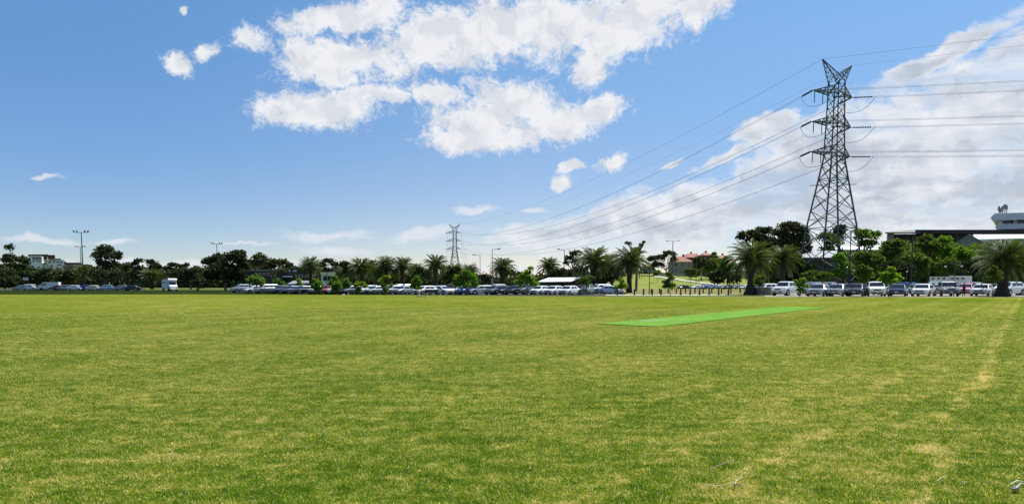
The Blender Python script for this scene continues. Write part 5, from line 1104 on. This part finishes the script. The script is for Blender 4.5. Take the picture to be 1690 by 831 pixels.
# heading 0 = nose straight at the camera; negative turns the nose to the left of the picture
CARS = [
 # right car park, front row
 ('pickup', 1299, 486.2, -48, 'white', 'white twin cab pickup parked beside the sandstone wall left of the pylon'),
 ('sedan', 1352, 487.2, -38, 'silver', 'silver sedan parked just right of the ragged bright young tree'),
 ('sedan', 1382, 487.2, -36, 'silver', 'pale silver sedan left of the tall black lamp post by the pylon'),
 ('hatch', 1413, 487.2, -34, 'dark', 'dark grey hatchback behind the dark leaved young tree'),
 ('suv', 1444, 487.0, -22, 'white', 'white suv parked between two young trees on the right'),
 ('sedan', 1482, 487.0, -34, 'navy', 'dark blue sedan under the yellow green young tree'),
 ('sedan', 1524, 487.2, -42, 'white', 'white sedan parked left of the big grey pickup'),
 ('pickup', 1561, 487.0, -20, 'grey', 'big dark grey pickup beside the two walking people'),
 ('hatch', 1594, 484.8, -40, 'pink', 'faded red hatchback half hidden behind the two people'),
 ('sedan', 1621, 486.6, -44, 'white', 'white sedan right of the two walking people'),
 ('suv', 1664, 486.0, -62, 'white', 'white suv passing behind the thick palm trunk at the right edge'),
 ('hatch', 1336, 485.6, -46, 'grey', 'grey hatchback squeezed behind the ragged bright young tree'),
 ('suv', 1458, 485.0, -40, 'grey', 'grey suv between the white suv and the dark blue sedan'),
 ('hatch', 1400, 485.0, -40, 'navy', 'navy hatchback just behind the tall black lamp post by the pylon'),
 ('wagon', 1640, 484.6, -50, 'dark', 'dark wagon between the white sedan and the white suv at the right edge'),
 # right car park, second row
 ('sedan', 1353, 483.2, -50, 'white', 'white sedan in the second row beside the pale blue suv'),
 ('wagon', 1447, 483.0, -50, 'silver', 'silver wagon behind the white suv under the yellow green young tree'),
 ('sedan', 1553, 483.4, -60, 'white', 'white sedan behind the big grey pickup cab'),
 ('suv', 1606, 483.2, -50, 'silver', 'silver suv behind the white sedan right of the walking people'),
 ('hatch', 1286, 483.4, -60, 'silver', 'silver hatchback behind the white twin cab pickup'),
 ('hatch', 1263, 484.2, -60, 'white', 'white hatchback behind the sandstone wall'),
 ('suv', 1341, 483.6, -40, 'lightblue', 'pale blue suv behind the ragged bright young tree'),
 ('suv', 1367, 483.4, -38, 'silver', 'silver suv in the second row just left of the tall black lamp post'),
 ('hatch', 1389, 483.6, -30, 'pink', 'pinkish hatchback in the second row near the tall black lamp post'),
 ('sedan', 1410, 483.4, -50, 'white', 'white sedan roof seen behind the dark grey hatchback'),
 ('wagon', 1434, 483.2, -60, 'lightblue', 'pale blue wagon behind the white suv between young trees'),
 ('suv', 1494, 483.4, -60, 'blue', 'blue suv behind the dark blue sedan'),
 ('sedan', 1513, 483.6, -46, 'silver', 'silver sedan directly behind the white sedan next to the grey pickup'),
 ('suv', 1541, 483.2, -40, 'green', 'pale green suv in front of the long white cabin'),
 ('hatch', 1472, 483.4, -50, 'silver', 'silver hatchback hidden behind the yellow green young tree'),
 # middle car park, front row
 ('sedan', 1008, 484.4, 58, 'white', 'white wagon like sedan at the right end of the middle row nose to the right'),
 ('suv', 991, 484.2, -64, 'white', 'white suv right of the left central palm trunk'),
 ('suv', 968, 485.4, -25, 'green', 'pale green suv left of the left central palm trunk'),
 ('hatch', 957, 485.8, -40, 'black', 'black hatchback between the white sedan and the pale green suv'),
 ('sedan', 940, 486.2, -48, 'white', 'white sedan parked in front of the right end of the white roofed shelter'),
 ('sedan', 916, 486.0, -48, 'white', 'white sedan in front of the middle of the white roofed shelter'),
 ('sedan', 893, 486.0, -50, 'white', 'white sedan in front of the left end of the white roofed shelter'),
 ('suv', 868, 485.8, -50, 'grey', 'grey suv behind the airy young tree'),
 ('hatch', 850, 485.8, -46, 'black', 'black hatchback left of the grey suv and the airy young tree'),
 ('sedan', 834, 485.8, -46, 'dark', 'dark sedan beneath the palm right of the two street lights'),
 ('hatch', 817, 485.8, -44, 'grey', 'grey hatchback beneath the pale vertical sign'),
 ('wagon', 798, 485.8, -78, 'white', 'white wagon between the broad young tree and the pale sign'),
 ('hatch', 773, 485.8, -60, 'blue', 'bright blue hatchback under the broad young tree'),
 ('hatch', 757, 485.6, -66, 'white', 'white hatchback left of the bright blue one'),
 ('suv', 746, 484.6, -20, 'maroon', 'maroon suv parked just left of the broad young tree'),
 ('sedan', 727, 485.8, 70, 'white', 'white sedan behind the dark bench, tail towards its twin'),
 ('sedan', 704, 486.0, -62, 'white', 'white sedan left of the dark bench under the pointed young tree'),
 ('sedan', 670, 485.6, -58, 'silver', 'silver sedan between the twisted and the pointed young trees'),
 ('wagon', 652, 485.4, -60, 'silver', 'silver wagon just right of the twisted pale young tree'),
 ('sedan', 624, 485.2, -64, 'silver', 'silver sedan just left of the twisted pale young tree'),
 ('hatch', 609, 484.8, -60, 'white', 'white hatchback right of the pale feathery young tree'),
 ('sedan', 582, 485.0, -60, 'grey', 'grey sedan left of the pale feathery young tree'),
 ('suv', 567, 484.8, -40, 'black', 'black suv under the open young tree'),
 ('hatch', 555, 484.8, -60, 'white', 'white hatchback under the leafy young tree by the white block'),
 ('hatch', 541, 484.8, -30, 'red', 'red hatchback in front of the small white block'),
 ('sedan', 530, 484.6, -60, 'silver', 'silver sedan left of the red hatchback'),
 ('sedan', 503, 484.6, -62, 'dark', 'dark sedan left of the first avenue palm trunk'),
 ('sedan', 484, 484.4, -56, 'navy', 'navy sedan in front of the grey low lean-to roof'),
 ('hatch', 467, 484.2, -50, 'black', 'black hatchback under the small round young tree'),
 ('hatch', 457, 483.6, -60, 'white', 'white hatchback near the small round young tree'),
 ('suv', 441, 483.8, -66, 'silver', 'silver suv right of the large light green young tree'),
 ('sedan', 423, 483.4, -70, 'white', 'white sedan beneath the large light green young tree'),
 ('suv', 401, 482.6, -70, 'silver', 'silver suv at the foot of the biggest dark gum'),
 # middle car park, second row
 ('sedan', 950, 483.0, -60, 'white', 'white sedan in the second row beside the shelter wall'),
 ('hatch', 927, 482.8, -50, 'lightblue', 'pale blue hatchback in the second row before the shelter'),
 ('sedan', 908, 482.8, -55, 'silver', 'silver sedan in the second row before the shelter'),
 ('sedan', 880, 482.8, -55, 'silver', 'silver sedan in the second row behind the airy young tree'),
 ('suv', 820, 482.6, -60, 'white', 'white suv in the second row behind the pale vertical sign'),
 ('hatch', 801, 482.2, -60, 'cream', 'cream hatchback in the second row behind the white wagon'),
 ('hatch', 738, 482.6, -60, 'lightblue', 'pale blue hatchback in the second row left of the maroon suv'),
 ('suv', 671, 482.0, -70, 'silver', 'silver suv in the second row behind the silver sedan'),
 ('suv', 660, 482.0, -70, 'white', 'white suv in the second row behind the silver wagon'),
 ('hatch', 645, 482.0, -70, 'cream', 'cream hatchback in the second row behind the twisted young tree'),
 ('hatch', 600, 482.0, -70, 'white', 'white hatchback in the second row behind the feathery young tree'),
 ('sedan', 478, 482.0, -70, 'white', 'white sedan in the second row before the low dark building'),
 ('sedan', 497, 482.0, -70, 'white', 'white sedan in the second row left of the first avenue palm'),
 # cars far behind the bollards
 ('sedan', 1128, 476.9, -62, 'dark', 'dark sedan, leftmost of the far cars behind the bollards'),
 ('sedan', 1149, 476.9, -62, 'white', 'white sedan among the far cars beneath the shady bank tree'),
 ('hatch', 1164, 476.9, -60, 'lightblue', 'pale hatchback at the end of the sloping path behind the bollards'),
 ('hatch', 1177, 476.9, -55, 'lightblue', 'light blue hatchback before the dark round bush behind the bollards'),
 ('sedan', 1195, 476.9, -55, 'silver', 'silver sedan left of the dark sedan in the far row near the big palm'),
 ('sedan', 1206, 476.9, -50, 'dark', 'dark sedan in the far row near the big roadside palm'),
 ('hatch', 1215, 476.9, -60, 'silver', 'silver hatchback in the far row just left of the big roadside palm'),
 ('sedan', 1230, 477.2, -60, 'white', 'white sedan in the far row right behind the big roadside palm trunk'),
 # far left
 ('sedan', 36, 478.8, -80, 'silver', 'silver sedan, leftmost of the far left cars'),
 ('suv', 52, 478.8, 80, 'white', 'white suv second among the far left cars'),
 ('hatch', 68, 478.8, -80, 'grey', 'grey hatchback left of the pale van at the far left'),
 ('sedan', 97, 478.8, -80, 'maroon', 'dark maroon sedan right of the pale van at the far left'),
 ('wagon', 111, 478.8, -80, 'silver', 'silver wagon left of the foot of the dark far palm'),
 ('sedan', 126, 479.0, 80, 'white', 'white sedan close to the foot of the dark far palm'),
 ('hatch', 142, 479.0, -80, 'blue', 'blue hatchback right of the dark far palm'),
 ('sedan', 157, 479.2, 80, 'cream', 'cream sedan under the left branches of the tallest gum'),
 ('hatch', 175, 479.4, -60, 'lightblue', 'pale blue hatchback at the foot of the tallest gum'),
 ('sedan', 202, 479.0, -80, 'silver', 'silver sedan right of the tallest gum trunk'),
 ('sedan', 217, 479.2, -80, 'black', 'black sedan left of the squat dark palm'),
]
for (k, px, py, hd, pt, lab) in CARS:
    sz = 1.
    if px > 1245: sz = 1.12 if k != 'pickup' else 1.06; py = py + 1.2 if py > 486 else py + 1.0
    elif px < 1030 and px > 390: sz = .93; hd = hd * .72 if px < 980 and abs(hd) < 75 else hd
    elif px < 390: sz = .92
    car(k, px, py, hd, pt, lab, sc_=sz)
# pale van at the far left
p = gnd(82, 478.8); vn = thing('parked_van', 'pale high roofed van parked among the far left cars', 'van', (p.x, p.y, 0), R(-75))
MB().prism([(-2.4, .35), (-2.4, 1.0), (-1.9, 1.25), (-1.35, 2.0), (-1.0, 2.15), (2.3, 2.15), (2.4, 1.9), (2.4, .35)], -.95, .95)
vb = MB(); pf = [(-2.45, .35), (-2.45, 1.0), (-1.9, 1.25), (-1.35, 2.0), (-1.0, 2.15), (2.3, 2.15), (2.4, 1.9), (2.4, .35)]; n = len(pf)
vb.add([(-.93, y, z) for y, z in pf] + [(.93, y, z) for y, z in pf], [tuple(range(n)), tuple(range(n, 2 * n))[::-1]] + [(i, i + n, (i + 1) % n + n, (i + 1) % n) for i in range(n)]).build('body', PAINT['white'], vn)
for s in (-1, 1):
    MB().add([(s * .945, -1.7, 1.28), (s * .945, -1.3, 1.85), (s * .945, -.5, 1.85), (s * .945, -.5, 1.28)], [(0, 1, 2, 3)]).build('side_window', M['glass'], vn)
    for y in (-1.6, 1.5): MB().tube([(s * .78, y, .36), (s * .96, y, .36)], .36, 14).build('wheel', M['tyre'], vn)
MB().add([(-.82, -1.93, 1.27), (.82, -1.93, 1.27), (.76, -1.42, 1.97), (-.76, -1.42, 1.97)], [(0, 1, 2, 3)]).build('windscreen', M['glass'], vn)

# white horse truck (box body with an overcab), seen from its front right side
D = 158; p = Vector((gx(279.5, D), D, 0)); tr = thing('horse_truck', 'white box truck with an overhanging cab top standing alone on the left verge', 'truck', p, R(-38))
# nose along +X after rotation: local x forward
vb = MB(); pf = [(-1.9, .55), (-1.9, 2.65), (.2, 2.7), (.6, 2.98), (2.05, 2.98), (2.5, 2.72), (2.3, 2.3), (1.1, 2.25), (1.1, .55)]; n = len(pf)
vb.add([(x, -1.05, z) for x, z in pf] + [(x, 1.05, z) for x, z in pf], [tuple(range(n)), tuple(range(n, 2 * n))[::-1]] + [(i, i + n, (i + 1) % n + n, (i + 1) % n) for i in range(n)])
for v in range(len(vb.v)): pass
vb.build('box_body', M['render_white'], tr)
cb = MB(); pf = [(1.1, .45), (1.1, 2.24), (1.95, 2.24), (2.35, 1.45), (2.75, 1.25), (2.8, .45)]; n = len(pf)
cb.add([(x, -.95, z) for x, z in pf] + [(x, .95, z) for x, z in pf], [tuple(range(n)), tuple(range(n, 2 * n))[::-1]] + [(i, i + n, (i + 1) % n + n, (i + 1) % n) for i in range(n)]).build('cab', M['render_white'], tr)
MB().add([(2.0, -.85, 2.16), (2.37, -.85, 1.45), (2.37, .85, 1.45), (2.0, .85, 2.16)], [(0, 1, 2, 3)]).build('windscreen', M['glass'], tr)
for s in (-1, 1): MB().add([(1.25, s * .96, 1.4), (2.2, s * .96, 1.4), (1.9, s * .96, 2.1), (1.25, s * .96, 2.1)], [(0, 1, 2, 3)]).build('cab_window', M['glass'], tr)
MB().box(-1.6, .7, -1.062, -1.052, 1.35, 1.62).build('stripe', PAINT['lightblue'], tr); MB().box(-1.6, .7, -1.062, -1.052, .75, .95).build('stripe', PAINT['pink'], tr)
for i in range(3): MB().box(-1.5 + i * .75, -1.0 + i * .75, -1.065, -1.052, 1.8, 2.3).build('side_window', M['panel_grey'], tr)
for x in (-1.2, 2.05):
    for s in (-1, 1): MB().tube([(x, s * .8, .4), (x, s * 1.07, .4)], .4, 14).build('wheel', M['tyre'], tr)
for s in (-1, 1): MB().box(2.78, 2.82, s * .7 - .14, s * .7 + .14, .8, .98).build('headlight', M['lamp_clear'], tr)
tr.scale = (.78, .92, .97)

# ------------------------------------------------------------------ two people walking past the grey pickup
def person_mat(name, shirt, trousers, skin, hair):
    m = bpy.data.materials.new(name); m.use_nodes = True; T = m.node_tree; b = T.nodes['Principled BSDF']; b.inputs['Roughness'].default_value = .8
    t = T.nodes.new('ShaderNodeTexCoord'); s = T.nodes.new('ShaderNodeSeparateXYZ'); T.links.new(t.outputs['Object'], s.inputs[0])
    z = s.outputs[2]; ax = math_n('ABSOLUTE', s.outputs[0], T=T)
    c = mixcol(math_n('GREATER_THAN', z, .93, T=T), trousers, shirt, T=T)
    c = mixcol(math_n('GREATER_THAN', z, 1.46, T=T), c, skin, T=T)
    hand = math_n('MULTIPLY', math_n('GREATER_THAN', ax, .235, T=T), math_n('LESS_THAN', z, .90, T=T), T=T)
    c = mixcol(hand, c, skin, T=T); c = mixcol(math_n('LESS_THAN', z, .085, T=T), c, (.03, .03, .03), T=T)
    T.links.new(c, b.inputs['Base Color']); return m
def person(px, py, label, m, hair, stride, rz, sc_=1.):
    p = gnd(px, py)
    J = {'pel': ((0, 0, .95), .145), 'wa': ((0, 0, 1.10), .125), 'ch': ((0, -.01, 1.30), .155), 'nk': ((0, 0, 1.46), .062), 'hd': ((0, -.02, 1.56), .085), 'hm': ((0, -.02, 1.64), .098), 'ht': ((0, -.01, 1.72), .07)}
    E = [('pel', 'wa'), ('wa', 'ch'), ('ch', 'nk'), ('nk', 'hd'), ('hd', 'hm'), ('hm', 'ht')]
    for s, q in ((-1, 'l'), (1, 'r')):
        f = s * stride
        J[q + 'hp'] = ((s * .10, 0, .88), .10); J[q + 'kn'] = ((s * .11, -f * .5 - .03, .49), .064); J[q + 'an'] = ((s * .11, -f + .02, .09), .042); J[q + 'to'] = ((s * .125, -f - .13, .04), .036)
        E += [('pel', q + 'hp'), (q + 'hp', q + 'kn'), (q + 'kn', q + 'an'), (q + 'an', q + 'to')]
        J[q + 'sh'] = ((s * .185, 0, 1.40), .062); J[q + 'el'] = ((s * .245, f * .25 + .02, 1.13), .044); J[q + 'wr'] = ((s * .262, f * .55 - .06, .90), .030); J[q + 'pm'] = ((s * .265, f * .6 - .08, .83), .034)
        E += [('ch', q + 'sh'), (q + 'sh', q + 'el'), (q + 'el', q + 'wr'), (q + 'wr', q + 'pm')]
        for k, (dy, ll) in enumerate(((-.030, .075), (-.010, .085), (.010, .080), (.028, .062))):
            pmv = J[q + 'pm'][0]; n1, n2 = q + 'f%d' % k, q + 'g%d' % k
            J[n1] = ((pmv[0], pmv[1] + dy, pmv[2] - .045), .010); J[n2] = ((pmv[0] - s * .015, pmv[1] + dy - .008, pmv[2] - .045 - ll * .6), .008); E += [(q + 'pm', n1), (n1, n2)]
        J[q + 't'] = ((J[q + 'pm'][0][0] - s * .01, J[q + 'pm'][0][1] - .055, J[q + 'pm'][0][2] - .02), .010); E.append((q + 'pm', q + 't'))
    names = list(J); me = bpy.data.meshes.new('person'); me.from_pydata([J[n][0] for n in names], [(names.index(a), names.index(b)) for a, b in E], [])
    o = link('person', me, m, None, (p.x, p.y, 0), rz); o.scale = (sc_,) * 3
    sk = o.modifiers.new('skin', 'SKIN'); sk.use_smooth_shade = True
    for i, n in enumerate(names):
        me.skin_vertices[0].data[i].radius = (J[n][1], J[n][1] * (.82 if n in ('ch', 'wa', 'pel') else 1)); me.skin_vertices[0].data[i].use_root = (n == 'pel')
    sb = o.modifiers.new('sub', 'SUBSURF'); sb.levels = 1; sb.render_levels = 2
    tag(o, label, 'person', 'people walking in the car park')
    MB().ell((0, .012, 1.665), (.098, .108, .098), 12, 8).build('hair', hair, o, smooth=True)
    fc = MB(); fc.ell((0, -.118, 1.60), (.013, .02, .02), 6, 5); fc.build('nose', m, o, smooth=True)
    for s in (-1, 1): MB().ell((s * .034, -.103, 1.63), (.011, .008, .008), 6, 5).build('eye', M['black'], o)
    MB().box(-.024, .024, -.108, -.098, 1.565, 1.572).build('mouth', M['lamp_red'], o)
    return o
hairm = mat('dark_hair', (.02, .015, .012), .6)
person(1576.5, 488.6, 'person in dark clothes walking nearer the grey pickup', person_mat('dark_outfit', (.015, .016, .02), (.02, .02, .024), (.35, .2, .14), None), hairm, .22, R(70), 1.02)
person(1590.5, 488.8, 'person in a purple top and black trousers right of the one in dark clothes', person_mat('purple_outfit', (.05, .022, .075), (.012, .012, .016), (.35, .2, .14), None), hairm, .06, R(-160), .97)

# ------------------------------------------------------------------ small litter on the near grass
def sticks(name, label, cat, paths, r, m, group=None, z=.03):
    mb = MB()
    for path in paths:
        P_ = [gnd(x, y) + Vector((0, 0, z + (.012 * ((i * 5) % 3)))) for i, (x, y) in enumerate(path)]
        mb.tube(P_, [r * (1 - .5 * i / len(P_)) for i in range(len(P_))], 5)
    return tag(mb.build(name, M[m]), label, cat, group)
sticks('dry_stalk', 'pale forked dry grass stalk lying on the near grass', 'stalk', [[(1150, 808), (1176, 813), (1190, 810), (1214, 801), (1225, 794)], [(1214, 801), (1222, 800), (1226, 796)], [(1215, 797), (1213, 810), (1228, 809)]], .0034, 'straw')
sticks('twig', 'thin brown twig lying left of the pale forked stalk', 'twig', [[(1170, 780), (1190, 776), (1210, 765)]], .0045, 'twig')
sticks('dry_stalk', 'short pale stalk lying among the dry patches near the right edge', 'stalk', [[(1545, 800), (1556, 797), (1561, 793)], [(1585, 803), (1595, 805)]], .004, 'straw')
fr = sticks('feather', 'black and white feather lying at the bottom right corner', 'feather', [[(1667, 808.5), (1678, 807), (1688, 807)], [(1676, 814), (1684, 812), (1700, 813)]], .005, 'feather_white', z=.045)
mb = MB(); P_ = [gnd(x, y) for x, y in ((1666, 812), (1674, 809), (1684, 810), (1681, 813), (1672, 814))]
mb.add([q + Vector((0, 0, .028)) for q in P_] + [q + Vector((0, 0, .036)) for q in P_], [(4, 3, 2, 1, 0), (5, 6, 7, 8, 9)] + [(i, (i + 1) % 5, (i + 1) % 5 + 5, i + 5) for i in range(5)]).build('vane', M['feather_dark'], fr)
for k_ in PROTO.values():
    if 'used' in k_: del k_['used']
for o in COL.objects:
    if 'used' in o: del o['used']
